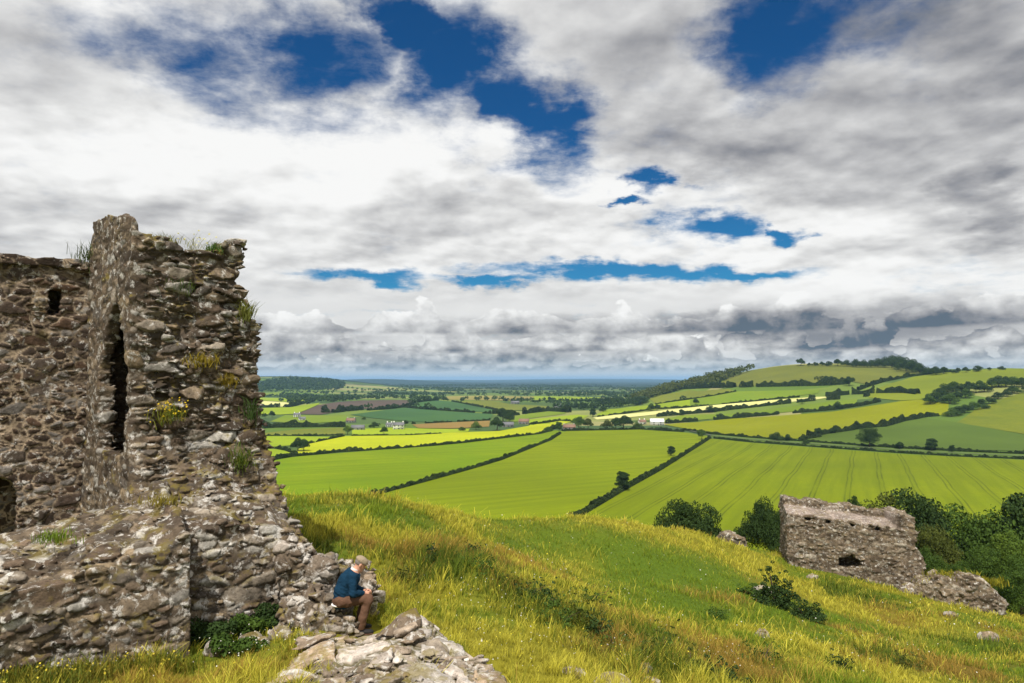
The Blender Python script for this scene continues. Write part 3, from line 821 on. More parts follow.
# ------------------------------------------------------------------ trees among the fields
TREES = [
    (298, 451.5, 14.5, 'round', 'dark', 'pair-like dark round tree in the field corner beside the tower', 1, 1.0), (304, 451.5, 12, 'round', 'dark', 'smaller dark tree leaning on the round tree beside the tower', 1, 1.),
    (285, 449.5, 4, 'bush', 'dark', 'low dark bush left of the round tree pair beside the tower', 0, 1.),
    (347.5, 434.6, 9.5, 'round', 'light', 'pale green round tree at the corner of the yellow strip', 1, 1.), (384, 434.6, 8.5, 'round', 'mid', 'small mid-green tree in front of the white farmhouse', 1, 1.),
    (476, 430, 9.5, 'broad', 'light', 'pale green broad tree left of the dark farm trees', 1, .8), (497, 430.5, 14, 'round', 'dark', 'dark round tree standing lowest of the dark farm trees', 1, 1.),
    (503, 421.5, 14, 'round', 'dark', 'tallest of the dark farm trees above the yellow strip', 1, 1.1), (510, 422, 10, 'broad', 'dark', 'dark broad tree right of the tallest farm tree', 1, .9),
    (462, 431, 4.5, 'bush', 'mid', 'low bush left of the pale green broad tree', 0, 1.4), (272, 417.5, 7, 'round', 'dark', 'dark tree beside the tower below the white field', 0, 1.), (265, 418.5, 5.5, 'round', 'dark', 'small dark tree nearest the tower edge', 0, 1.),
    (579, 429, 13, 'round', 'mid', 'green tree right of the brown roofed house', 1, 1.1), (588, 429, 11, 'round', 'gorse', 'olive tree in the middle of the farm grove', 1, 1.), (607, 429, 10, 'broad', 'gorse', 'broad olive tree beside the dark farm conifer', 1, .9),
    (624, 430, 15, 'round', 'dark', 'dark round tree in front of the white barn', 1, 1.2), (616, 429, 12, 'round', 'dark', 'dark tree left of the tree in front of the barn', 1, 1.), (637, 429.5, 8, 'broad', 'mid', 'low tree touching the white barn', 1, .9),
    (593, 417, 9, 'tall', 'dark', 'slim dark tree standing above the farm grove', 0, 1.2), (651, 411, 8, 'round', 'mid', 'left tree of the pair on the cream strip', 1, 1.), (657, 411, 7, 'round', 'dark', 'right tree of the pair on the cream strip', 1, 1.),
    (559, 431, 9, 'tall', 'mid', 'slim tree left of the brown roofed house', 0, 1.2), (548, 432, 6, 'bush', 'mid', 'bush at the end of the yellow strip', 0, 1.),
    (696, 405.5, 7.5, 'round', 'dark', 'lone tree on the green strip above the cream strip', 1, .9), (711, 412.5, 8, 'broad', 'dark', 'broad dark tree in the hedge under the cream strip', 1, .9), (682, 415.5, 6.5, 'round', 'dark', 'small tree at the left of the hedge under the cream strip', 0, 1.),
    (702, 440, 11, 'round', 'mid', 'tree at the junction of lane and hedge', 1, .8), (777, 440.5, 9, 'broad', 'dark', 'dark broad bush-like tree beside the lane', 1, 1.), (788, 440.8, 7, 'broad', 'dark', 'lower dark tree touching the broad one beside the lane', 1, 1.),
    (819, 436.5, 9, 'round', 'dark', 'dark tree in the hedge climbing from the lane', 1, 1.), (834, 433.5, 7.5, 'round', 'dark', 'smaller tree in the hedge climbing from the lane', 1, 1.),
    (869.5, 447, 23, 'bush', 'dark', 'large broad tree standing alone on the far side of the lane', 2, .70), (899.5, 449, 7.5, 'round', 'dark', 'small round tree beside the lane right of the large tree', 1, 1.2), (932, 450.5, 12, 'tall', 'dark', 'slim dark tree beside the lane', 1, 1.5), (952, 452, 7, 'tall', 'dark', 'thin small tree rightmost beside the lane', 1, 1.3), (806, 444, 4.5, 'bush', 'dark', 'low bush beside the lane left of the large tree', 0, 1.2),
    (623, 491, 19, 'tall', 'dark', 'dark upright tree at the slanting hedge in the middle of the fields', 2, 1.3), (671, 456, 10, 'tall', 'dark', 'small dark tree beyond the upright tree on the slanting hedge', 1, 1.4), (673.5, 462, 6, 'bush', 'dark', 'low bush under the small tree on the slanting hedge', 1, .8),
    (838, 409, 8, 'broad', 'dark', 'broad tree in the hedge above the yellow-green hillside field', 1, 1.), (802, 404, 5.5, 'round', 'dark', 'small tree in the hedge right under the cream strip', 0, 1.2), (721, 418.5, 5.5, 'broad', 'dark', 'bushy tree at the left of the hillside hedge', 0, 1.2),
    (801, 366, 8, 'round', 'dark', 'lone round tree leftmost on the hill crest', 1, 1.), (563, 412.5, 6.5, 'round', 'dark', 'dark tree at the right end of the dark tree line', 0, 1.2), (550, 403, 6, 'tall', 'dark', 'slim tree beside the grey far farmhouse', 0, 1.3),
    (436, 401, 5, 'round', 'dark', 'small dark tree at the corner of the blue-green field', 0, 1.3), (430, 401.5, 4, 'round', 'dark', 'smaller tree beside the corner of the ploughed field', 0, 1.3), (405, 426, 6, 'round', 'dark', 'dark tree behind the largest white farmhouse', 0, 1.2), (374, 428, 6.5, 'broad', 'dark', 'dark trees left of the white farmhouse', 0, 1.2), (364, 420, 3.5, 'bush', 'mid', 'low bush among the farm gardens', 0, 1.),
    (826, 384.5, 9, 'round', 'dark', 'tree rising from the hedge at the foot of the hilltop field', 1, 1.), (849, 386, 10, 'round', 'dark', 'larger tree at the right end of that hilltop hedge', 1, 1.),
]
for (px, py, hp, kd, tn, lab, fn_, wd) in TREES:
    tree_px(px, py, hp, kd, tn, lab, None, fn_, wd)
for i, (px, hp) in enumerate([(809, 3.5), (815, 4), (822, 4.5), (829, 5), (838, 7), (847, 6.5), (856, 8.5), (864, 8), (871, 8), (878, 9.5), (885, 11), (892, 13), (899, 14), (906, 14), (913, 13.5), (920, 11), (928, 8), (936, 9), (944, 7), (955, 4), (966, 5.5), (978, 6), (990, 3.5), (1002, 4)]):
    py = np.interp(px, [785, 813, 889, 906, 921, 940, 970, 1003, 1030], [367, 365.6, 366.4, 370, 373, 374, 371.9, 369.5, 370])
    tree_px(px, py + (1.6 if hp > 7 else .6), hp * 1.12, 'bush' if hp > 7 else ('broad' if i % 2 else 'round'), 'dark', 'dark tree in the row along the hill crest', 'trees along the hill crest', 1, .80 if hp > 7 else 1.1)
for i, (px, py, hp) in enumerate([(930, 405, 11), (936, 403, 12), (943, 401, 12), (950, 404, 11), (957, 401, 10), (944, 394, 11), (953, 392, 11), (961, 394, 11), (969, 392, 11), (966, 398, 10), (976, 393, 9), (984, 392, 10), (992, 388, 9), (999, 387, 12), (1006, 387, 11), (1014, 387, 11), (1022, 387, 10), (1031, 388, 10), (980, 387, 7), (1012, 393, 8)]):
    tree_px(px, py, hp, 'broad' if i % 2 else 'round', 'dark' if i % 3 else 'mid', 'tree in the small wood on the hillside', 'trees of the small hillside wood', 1, 1.1)
for i, (px, py, hp) in enumerate([(952, 416.5, 9.5), (958, 415, 9.5), (965, 413, 9), (973, 410, 9), (981, 406.5, 8), (989, 404, 8), (985, 409, 6), (998, 399, 7.5), (1007, 396.5, 7), (1017, 393.5, 7), (1027, 391, 7)]):
    tree_px(px, py, hp, 'broad', 'dark' if i % 3 else 'mid', 'tree in the slanting row below the hillside wood', 'trees in the slanting hillside row', 1, 1.1)
for i, (px, py, hp) in enumerate([(601, 406.5, 9), (608, 406, 10), (615, 407, 10), (622, 406.5, 9.5), (629, 406, 9.5), (636, 405, 9), (642, 404, 8.5), (576, 409, 7), (584, 410, 8), (592, 410, 7.5), (568, 406, 6), (603, 412, 6)]):
    tree_px(px, py, hp, 'broad', 'dark', 'dark tree in the clump at the foot of the wooded slope', 'trees at the foot of the wooded slope', 0, 1.1)


# ------------------------------------------------------------------ woods and far trees that read as masses
def wood_px(label, poly, n, h, card, tone='dark', seed=0):
    """tree tops over a piece of hillside: leaf clumps at tree height"""
    rg = np.random.default_rng(seed); poly = np.array(poly, float)
    pts = []
    lo, hi = poly.min(0), poly.max(0)
    while len(pts) < n:
        p = rg.uniform(lo, hi); ins = False
        for k in range(len(poly)):
            a, b = poly[k], poly[k - 1]
            if (a[1] > p[1]) != (b[1] > p[1]) and p[0] < a[0] + (p[1] - a[1]) / (b[1] - a[1]) * (b[0] - a[0]): ins = not ins
        if ins: pts.append(p)
    G = ground_at(*np.array(pts).T)
    return blobs(label, G, h, card, tone, rg)


def blobs(label, G, h, card, tone, rg, per=34):
    n = len(G); hh = h * rg.uniform(.7, 1.3, n)
    D = rg.normal(0, 1, (n, per, 3)); D[..., 2] = np.abs(D[..., 2]) * .9 - .25; D /= np.linalg.norm(D, axis=2)[..., None]
    r = rg.uniform(.75, 1.1, (n, per, 1))
    P = G[:, None] + D * r * (hh[:, None, None] * np.array([.55, .55, .5])) + np.array([0, 0, 1.]) * (hh * .5)[:, None, None]
    V, Q, c = leaf_cards(P.reshape(-1, 3), D.reshape(-1, 3), card, rg)
    c = np.clip(.45 * c + .55 * np.repeat(rg.uniform(0, 1, n), per * 4), 0, 1)
    return tag(link('woodland', mesh_np('woodland', V, Q, LEAF[tone], np.stack([c] * 3, 1))), label, 'wood', kind='stuff')


wood_px('dark wood covering the slope left of the rounded hilltop field', [(632, 399), (650, 391), (668, 383.5), (690, 376.5), (705, 372.5), (722, 370), (748, 367.8), (752, 370.5), (730, 379), (712, 386), (690, 388), (660, 396), (640, 402)], 620, 13., 4., 'gorse', 3)
wood_px('dark wood on the low far hill beside the tower', [(250, 393), (262, 384), (285, 379), (305, 380.5), (330, 382), (345, 385.5), (342, 390.5), (318, 392), (290, 391)], 420, 20., 7., 'dark', 4)
wood_px('band of dark scattered trees beyond the white field', [(290, 403), (282, 398), (290, 395), (320, 397), (350, 399), (362, 400), (330, 402), (312, 401)], 150, 10., 5., 'dark', 6)
wood_px('scrubby dark patch on the rounded hilltop field', [(813, 378), (822, 376.5), (832, 377), (833, 381), (815, 382)], 40, 2.2, 1.6, 'gorse', 8)
rg = np.random.default_rng(11)
G = []
for i in range(330):                                      # straggling far hedges, seen as thin dark lines and dots
    y = math.exp(rg.uniform(math.log(1350), math.log(7500))); x = rg.uniform(-.62, .42) * y
    a = rg.normal(0, .35); L = rg.uniform(80, 420) * (y / 2500) ** .4
    k = int(L / 13); s = np.linspace(-L / 2, L / 2, k)
    keep = rg.random(k) < rg.uniform(.35, .95)
    G.append(np.stack([x + np.cos(a) * s + rg.normal(0, 3, k), y + np.sin(a) * s + rg.normal(0, 3, k)], 1)[keep])
G = np.concatenate(G)
pr = project(np.concatenate([G, land_h(G)[:, None]], 1))
clear = np.zeros(len(G), bool)
for mt, pl in FIELDS:                                      # leave the mapped fields free
    q = np.array(pl); ins = np.zeros(len(G), bool)
    for k in range(len(q)):
        a, b = q[k], q[k - 1]
        if a[1] != b[1]:
            cnd = (a[1] > pr[:, 1]) != (b[1] > pr[:, 1]); ins ^= cnd & (pr[:, 0] < a[0] + (pr[:, 1] - a[1]) / (b[1] - a[1]) * (b[0] - a[0]))
    clear |= ins
ok = ~clear & (land_h(G) < -45)
G = G[ok]
blobs('far lines and dots of trees spread over the wide plain', np.concatenate([G, land_h(G)[:, None]], 1), 11., 5.5, 'dark', rg, 22)


# ------------------------------------------------------------------ farmhouses
WHITE = plain_mat('white_render', (.78, .76, .72), .8, .2, .06, 3.); SLATE = plain_mat('slate', (.13, .13, .14), .7, .3, .3, 3.)
BROWNROOF = plain_mat('brown_roof', (.20, .12, .085), .8, .2, .3, 3.); GREYWALL = plain_mat('grey_wall', (.34, .32, .30), .85, .2, .15, 3.)
PALEROOF = plain_mat('sheet_roof', (.74, .76, .78), .5, .4, .06, 2.); GLASS = plain_mat('dark_glass', (.03, .035, .04), .15, .6, .1, 3.)


def house(px, py, L, Wd, H, label, wall=WHITE, roof=SLATE, rz=0., pitch=.7, chimney=True, cat='house', name='farmhouse', windows=3):
    B = ground_at(px, py)[0]
    e = tag(empty(name, B, rz), label, cat)
    l, w = L / 2, Wd / 2; rh = w * pitch
    V = [(-l, -w, -2), (l, -w, -2), (l, w, -2), (-l, w, -2), (-l, -w, H), (l, -w, H), (l, w, H), (-l, w, H), (-l, 0, H + rh), (l, 0, H + rh)]
    fs = [np.array([(0, 1, 5, 4), (2, 3, 7, 6), (1, 2, 6, 5), (3, 0, 4, 7), (3, 2, 1, 0)]), np.array([(5, 6, 9), (7, 4, 8)])]
    link('wall', mesh_np('wall', np.array(V), fs, wall), e)
    o = .5; th = .25
    P = [(-w - o, H - o * pitch + .1), (0, H + rh + .1), (w + o, H - o * pitch + .1), (w + o, H - o * pitch + .1 + th), (0, H + rh + .1 + th), (-w - o, H - o * pitch + .1 + th)]
    V = [(sx * (l + .3), a, b) for sx in (-1, 1) for a, b in P]
    Q = [(i, (i + 1) % 6, 6 + (i + 1) % 6, 6 + i) for i in range(6)] + [(0, 1, 4, 5), (1, 2, 3, 4), (11, 10, 7, 6), (10, 9, 8, 7)]
    rf = link('roof', mesh_np('roof', np.array(V), np.array(Q), roof), e)
    def box(nm, c, s, mat, par):
        c = np.array(c); s = np.array(s) / 2
        V = np.array([c + s * np.array(k) for k in [(-1, -1, -1), (1, -1, -1), (1, 1, -1), (-1, 1, -1), (-1, -1, 1), (1, -1, 1), (1, 1, 1), (-1, 1, 1)]])
        Q = np.array([(3, 2, 1, 0), (4, 5, 6, 7), (0, 1, 5, 4), (1, 2, 6, 5), (2, 3, 7, 6), (3, 0, 4, 7)])
        return link(nm, mesh_np(nm, V, Q, mat), par)
    if chimney:
        for s in (-1, 1): box('chimney', (s * (l - 1.2), 0, H + rh + .6), (1.1, .8, 2.2), wall, rf)
    for i in range(windows):
        x = -l + L * (i + .5) / windows
        for z in ([1.5] if H < 4 else [1.4, H - 1.1]): box('window', (x, -w - .03, z), (1.2, .12, 1.3), GLASS, e)
    box('door', (L * .08, -w - .03, 1.), (1.1, .12, 2.1), SLATE, e)
    return e


house(398.5, 429.5, 13, 8, 5.5, 'largest white farmhouse above the bright yellow strip', rz=.15)
house(389.5, 427, 8, 6, 3.2, 'small white cottage left of the largest white farmhouse', rz=-.2, chimney=True)
house(297, 417.5, 10, 7, 4.6, 'white farmhouse beside the tower under the ploughed field', rz=.1)
house(302, 420.5, 9, 6, 3., 'low white outbuilding below the left white farmhouse', rz=.5, chimney=False, cat='outbuilding', name='outbuilding', windows=2)
house(351, 422.5, 12, 8, 3., 'brown roofed bungalow among the farm gardens', roof=BROWNROOF, wall=GREYWALL, rz=-.1)
house(358, 430, 15, 8, 3., 'grey roofed long shed near the pale green round tree', wall=GREYWALL, rz=.05, chimney=False, cat='shed', name='shed')
house(508, 427, 14, 8, 3.2, 'long low grey farm shed under the dark farm trees', wall=GREYWALL, roof=SLATE, rz=.05, chimney=False, cat='shed', name='shed')
house(524, 424, 13, 9, 3.6, 'brown roofed barn right of the low grey shed', wall=GREYWALL, roof=BROWNROOF, rz=-.15, chimney=False, cat='barn', name='barn')
house(569, 430.5, 14, 8, 4., 'brown roofed house in front of the farm grove', wall=GREYWALL, roof=BROWNROOF, rz=.1)
house(657, 425, 17, 12, 4.6, 'white roofed barn at the right end of the farm grove', wall=WHITE, roof=PALEROOF, rz=-.12, pitch=.55, chimney=False, cat='barn', name='barn', windows=2)
house(642, 424.5, 9, 7, 3.6, 'small brown roofed farmhouse left of the white roofed barn', wall=WHITE, roof=BROWNROOF, rz=.2, windows=2)
house(557, 408, 16, 9, 5., 'grey farmhouse alone among the dark trees on the plain', wall=GREYWALL, roof=SLATE, rz=.1)
house(515, 404, 20, 9, 4., 'pale farm buildings beyond the olive field', wall=GREYWALL, roof=SLATE, rz=.2, chimney=False, cat='barn', name='barn')
# ------------------------------------------------------------------ the grassy hill in front
_h = []
for a, b, d in [(360, 632, 11.8), (420, 700, 9.6), (300, 700, 9.0), (200, 672, 10.8), (30, 690, 9.3), (512, 690, 10.5), (650, 686, 12.5), (800, 686, 16), (1024, 688, 22),
                (450, 602, 15.5), (520, 622, 15), (600, 603, 20), (480, 562, 20), (400, 542, 21), (300, 522, 20), (300, 499, 27), (400, 503, 30), (480, 521, 36), (560, 530, 42),
                (640, 541, 48), (720, 554, 52), (560, 564, 30), (700, 602, 28), (780, 577, 42), (850, 580, 45), (900, 587, 45), (960, 607, 44), (1010, 622, 40), (900, 642, 30),
                (1000, 652, 30), (800, 642, 24), (350, 497, 27.5), (440, 513, 33), (1060, 640, 40), (1150, 690, 24), (600, 683, 11.6), (640, 640, 16), (280, 640, 12.3), (250, 494, 26)]:
    _h.append(at(a, b, d))
for x, y, z in [(0, 0, -1.75), (3, 2, -2.1), (-4, 0, -1.9), (0, -8, -1.6), (0, 5, -3.4), (5, 5, -3.9), (-6, 6, -3.6), (12, 4, -6.2), (12, -8, -4), (-12, -6, -2.5), (-10, 15.2, -3.5), (-14, 14, -3.6), (-14, 20, -4),
                (-20, 12, -4), (-10, 24, -4.6), (-26, 24, -8), (-22, 0, -4), (-34, 10, -10), (25, 0, -11), (0, -25, -4), (30, 15, -14.5), (-16, 34, -12), (-8, 40, -13.5), (2, 48, -16), (10, 56, -20),
                (20, 64, -22), (30, 66, -22.5), (38, 62, -21), (48, 50, -20), (45, 35, -18), (-30, 45, -25), (0, 66, -28), (26, 82, -32), (55, 75, -33), (70, 45, -30), (60, 15, -25), (-50, 20, -24), (-40, -15, -14),
                (0, -50, -20), (35, -30, -22), (0, 100, -45), (45, 110, -48), (90, 90, -48), (-45, 75, -45), (100, 30, -46), (-80, 40, -46), (-80, -30, -44), (80, -40, -46), (0, -90, -46),
                (0, 140, -58), (90, 140, -60), (-80, 110, -58), (140, 60, -60), (-130, 0, -60), (130, -30, -60), (0, -140, -60), (-100, -100, -60), (110, -110, -60)]:
    _h.append(np.array([x, y, z], float))
_hill = TPS(np.array(_h), lam=1e-3, scale=20.)


def bank(xy):
    """0..1 along the rank bank of tall dark grass that crosses the slope"""
    P = BANK; d = np.full(len(xy), 1e9); 
    for a, b in zip(P[:-1], P[1:]):
        ab = b - a; tt = np.clip(((xy - a) @ ab) / (ab @ ab), 0, 1)
        d = np.minimum(d, np.hypot(*(xy - a - tt[:, None] * ab).T))
    return d


BANK = np.array([at(a, b, d)[:2] for a, b, d in [(395, 560, 18.2), (450, 568, 18.2), (500, 590, 16.8), (545, 612, 15.8), (595, 632, 14.9), (645, 655, 13.9), (700, 690, 13.2)]])


def hill_h(xy):
    xy = np.asarray(xy, float).reshape(-1, 2)
    r = np.hypot(xy[:, 0], xy[:, 1])
    h = _hill(xy)
    k = sstep(200, 120, r)
    h = h * k + (PL - 4) * (1 - k)
    near = sstep(2, 8, r)
    h = h + near * (.10 * fbm(xy / 1.1, 3, 31) + .30 * fbm(xy / 4.2, 3, 33))
    h = h + .16 * np.exp(-(bank(xy) / .9) ** 2)
    h = h - .16 * np.exp(-((xy[:, 0] + 2.5) ** 2 + (xy[:, 1] - 11.7) ** 2) / .35)
    return h


def hill_at(px, py, lo=4., hi=110.):
    px = np.atleast_1d(np.asarray(px, float)); py = np.atleast_1d(np.asarray(py, float))
    T = np.geomspace(lo, hi, 500); out = np.zeros((len(px), 3))
    for i, r in enumerate(ray(px, py)):
        P = r[None] * T[:, None]; b = P[:, 2] < hill_h(P[:, :2])
        k = int(np.argmax(b)) if b.any() else len(T) - 1
        out[i] = P[k]; out[i, 2] = hill_h(out[i:i + 1, :2])[0]
    return out


az = np.concatenate([np.linspace(-45, 45, 420), np.linspace(46, 314, 110)[:-1]]); az = np.radians(az)
rr = np.concatenate([[.3, 1.5, 3, 4.5], np.geomspace(5.5, 75, 330), np.geomspace(78, 240, 40)])
A, Rr = np.meshgrid(az, rr, indexing='ij')
XY = np.stack([np.sin(A) * Rr, np.cos(A) * Rr], -1).reshape(-1, 2)
HV = np.concatenate([XY, hill_h(XY)[:, None]], 1)
na, nr = len(az), len(rr)
ii, jj = np.meshgrid(np.arange(na), np.arange(nr - 1), indexing='ij')
a0 = ii * nr + jj; a1 = ((ii + 1) % na) * nr + jj
HQ = np.stack([a0, a1, a1 + 1, a0 + 1], -1).reshape(-1, 4)

# what grows where: 0 short green, yellow, red-brown seed heads, rank dark green
_veg = [  # px, py, radius in m (across, along), kind weight
    ('dark', 480, 566, 2.2), ('dark', 455, 560, 1.4), ('dark', 540, 618, 1.1), ('dark', 505, 588, 1.1), ('dark', 585, 622, 1.3), ('dark', 600, 655, 1.1), ('dark', 640, 660, .9), ('dark', 420, 565, 1.3), ('dark', 820, 560, 2.2), ('dark', 870, 600, 2.6), ('dark', 850, 588, 2.2), ('dark', 710, 625, 1.2),
    ('dark', 960, 640, 2.5), ('dark', 1000, 650, 2.), ('dark', 690, 655, 1.), ('dark', 760, 660, 1.2), ('dark', 880, 655, 1.6), ('dark', 240, 655, .8), ('dark', 330, 545, .8), ('dark', 400, 518, 1.3), ('dark', 300, 505, 1.6), ('dark', 380, 505, 1.2),
    ('green', 600, 545, 4.), ('green', 560, 540, 3.), ('green', 660, 575, 3.), ('green', 680, 555, 2.5), ('green', 690, 610, 2.), ('green', 780, 615, 2.4), ('green', 830, 620, 2.4), ('green', 330, 510, 2.5), ('green', 650, 600, 2.4), ('green', 500, 532, 2.6), ('green', 730, 580, 3), ('green', 420, 530, 1.6), ('green', 860, 570, 2.), ('green', 800, 675, 1.5), ('green', 620, 560, 3.),
    ('rust', 455, 548, 1.8), ('rust', 530, 565, 1.6), ('rust', 400, 552, 1.4), ('rust', 520, 590, 1.), ('rust', 610, 640, 1.1), ('rust', 700, 640, 1.6), ('rust', 740, 665, 1.4), ('rust', 630, 620, 1.), ('rust', 900, 618, 2.2), ('rust', 860, 635, 2.), ('rust', 770, 590, 1.6), ('rust', 680, 590, 1.6), ('rust', 960, 670, 1.8), ('rust', 360, 540, 1.), ('rust', 590, 650, .8), ('rust', 220, 680, .7), ('rust', 120, 678, .7), ('rust', 770, 675, 1.3), ('rust', 850, 660, 1.3), ('rust', 740, 600, 1.4),
    ('gold', 640, 535, 3.), ('gold', 560, 527, 3.), ('gold', 700, 545, 3.), ('gold', 760, 570, 2.6), ('gold', 600, 580, 1.8), ('gold', 560, 640, 1.3), ('gold', 500, 665, 1.0), ('gold', 480, 640, 1.), ('gold', 660, 628, 1.2), ('gold', 360, 530, 1.4), ('gold', 780, 640, 1.8), ('gold', 930, 630, 2.2), ('gold', 830, 605, 2.), ('gold', 480, 520, 2.6), ('gold', 430, 650, .9), ('gold', 560, 675, 1.), ('gold', 890, 675, 1.6), ('gold', 300, 530, 1.), ('gold', 400, 535, 1.2), ('gold', 580, 560, 1.8),
]
_vp = hill_at([v[1] for v in _veg], [v[2] for v in _veg])
VK = {'dark': 0, 'green': 1, 'rust': 2, 'gold': 3}


def veg(xy):
    """weights (n,4) of rank dark, green, rust, gold grass"""
    w = np.zeros((len(xy), 4))
    q = xy + np.stack([fbm(xy / 1.3, 3, 41), fbm(xy / 1.3, 3, 43)], 1) * .8
    for v, p in zip(_veg, _vp):
        d2 = ((q - p[:2]) ** 2).sum(1) / v[3] ** 2
        w[:, VK[v[0]]] += np.exp(-d2 * 1.1)
    w *= .8
    w[:, 1] += .46 + .8 * fbm(xy / 2.3, 5, 51, .62); w[:, 3] += .44 + .8 * fbm(xy / 1.6, 5, 53, .62); w[:, 2] += .12 + .75 * fbm(xy / 1.3, 5, 55, .62); w[:, 0] *= .6; w[:, 0] += .05 + .62 * fbm(xy / 1.1, 5, 57, .62)
    w = np.maximum(w, 0) ** 3.0 + 1e-5
    return w / w.sum(1)[:, None]


VCOL = np.array([(.062, .100, .011), (.115, .185, .014), (.235, .150, .028), (.315, .285, .026)])
VC2 = np.array([(.120, .160, .016), (.205, .25, .018), (.37, .255, .05), (.50, .45, .06)])
wts = veg(XY)
gcol = (wts @ (VCOL * .55))
m, t, b = material('turf', .95, .1)
a_ = t.new('ShaderNodeAttribute', attribute_name='col')
ps = t.new('ShaderNodeNewGeometry').outputs['Position']
t.l.new(t.mix(t.noise(ps, 5., 5, .7), t.vmath('SCALE', a_.outputs['Color'], scale=.55), t.vmath('SCALE', a_.outputs['Color'], scale=1.5)), b.inputs['Base Color'])
tag(link('hill', mesh_np('hill', HV, HQ, m, gcol, smooth=True)), kind='structure')

# ------------------------------------------------------------------ grass: single blades and seed stalks, denser and finer close by
gm, t, b = material('grass_blade', .7, .15)
a_ = t.new('ShaderNodeAttribute', attribute_name='col'); t.l.new(a_.outputs['Color'], b.inputs['Base Color'])
tr = t.new('ShaderNodeBsdfTranslucent'); t.l.new(a_.outputs['Color'], tr.inputs[0])
mx = t.new('ShaderNodeMixShader'); mx.inputs[0].default_value = .3
t.l.new(b.outputs[0], mx.inputs[1]); t.l.new(tr.outputs[0], mx.inputs[2]); t.l.new(mx.outputs[0], gm.node_tree.nodes['Material Output'].inputs[0])


def keep_out(xy):
    """true where masonry stands"""
    q = xy - np.array([-7.27, 13.]); s = q @ np.array([-.61, .79]); w = q @ np.array([.79, .61])
    foot = (np.hypot((xy[:, 0] + 2.55) / .75, (xy[:, 1] - 11.55) / .75) < 1) | (np.hypot((xy[:, 0] + 1.3) / 1.5, (xy[:, 1] - 10.2) / 1.0) < 1)
    return foot | (s > -2.45) & (s < 6.5) & (w > -9) & (w < 3.0) & ~((s < -1.95) & (w > .62)) | ((s > -2.75) & (s <= -2.45) & (w > -9) & (w < .5))


def grass(n, seed):
    rg = np.random.default_rng(seed)
    r = np.exp(rg.uniform(math.log(7.), math.log(66.), n)); a = rg.uniform(-.70, .70, n)
    xy = np.stack([np.sin(a) * r, np.cos(a) * r], 1)
    # gather into tufts
    tuft = np.floor(xy / .22); ctr = (tuft + .5 + .8 * (np.stack([_hash(tuft[:, 0].astype(int), tuft[:, 1].astype(int), tuft[:, 0].astype(int) * 0, 71), _hash(tuft[:, 0].astype(int), tuft[:, 1].astype(int), tuft[:, 0].astype(int) * 0, 72)], 1) - .5)) * .22
    pull = rg.uniform(0, .75, n)[:, None]
    xy = xy * (1 - pull) + ctr * pull
    xy = xy[~keep_out(xy)]; n = len(xy)
    r = np.hypot(xy[:, 0], xy[:, 1])
    w = veg(xy); k = (w.cumsum(1) > rg.random(n)[:, None]).argmax(1)
    th = _hash(*[np.floor(xy[:, i] / .22).astype(int) for i in (0, 1)], np.zeros(n, int), 77)
    hh = np.array([.30, .14, .25, .21])[k] * rg.uniform(.55, 1.25, n) * (.6 + .8 * th)
    hh = hh * (1 + .40 * np.exp(-(bank(xy) / .9) ** 2))
    hh *= .55 + .9 * vnoise(np.stack([xy[:, 0] / .9, xy[:, 1] / .9, xy[:, 0] * 0], 1), 61)
    c = VCOL[k] + (VC2[k] - VCOL[k]) * rg.uniform(0, 1, (n, 1))
    tus = vnoise(np.stack([xy[:, 0] / .42, xy[:, 1] / .42, xy[:, 0] * 0], 1), 65)
    hh *= 1 - .45 * np.exp(-((xy[:, 0] + 6.2) / 2.6) ** 2 - ((xy[:, 1] - 9.8) / 1.6) ** 2)      # trodden along the wall foot
    hh *= .45 + 1.25 * tus ** 1.5; c *= rg.uniform(.75, 1.2, (n, 1)) * (.58 + .44 * th + .42 * tus)[:, None]
    wd = np.array([.010, .0085, .0055, .0062])[k] * np.maximum(1., r / 12.) * rg.uniform(.7, 1.3, n)
    z = hill_h(xy); base = np.concatenate([xy, z[:, None] - .02], 1)
    yaw = rg.uniform(0, 2 * math.pi, n); T = np.stack([np.cos(yaw), np.sin(yaw), 0 * yaw], 1)
    wind = np.array([.12, .05, 0.])
    lean = np.stack([rg.normal(0, .38, n), rg.normal(0, .38, n), 0 * yaw], 1) + wind
    up = np.array([0, 0, 1.])
    mid = base + up * (hh * .58)[:, None] + lean * (hh * .30)[:, None]
    tip = base + up * (hh * .95)[:, None] + lean * (hh * .85)[:, None]
    W = T * wd[:, None]
    head = (k >= 2) & (rg.random(n) < .6)
    fat = np.where(head, 1.25, .62)[:, None]; tipw = np.where(head, .55, .08)[:, None]
    V = np.stack([base - W * .5, base + W * .5, mid - W * .5 * fat, mid + W * .5 * fat, tip - W * .5 * tipw, tip + W * .5 * tipw], 1).reshape(-1, 3)
    i0 = np.arange(n) * 6
    Q = np.concatenate([np.stack([i0, i0 + 1, i0 + 3, i0 + 2], 1), np.stack([i0 + 2, i0 + 3, i0 + 5, i0 + 4], 1)])
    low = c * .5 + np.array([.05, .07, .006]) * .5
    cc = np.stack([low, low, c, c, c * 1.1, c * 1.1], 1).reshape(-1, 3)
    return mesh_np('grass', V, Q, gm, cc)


tag(link('grass', grass(560000, 3)), 'long seeding grass in green, gold and rust over the hill slope', 'grass', kind='stuff')
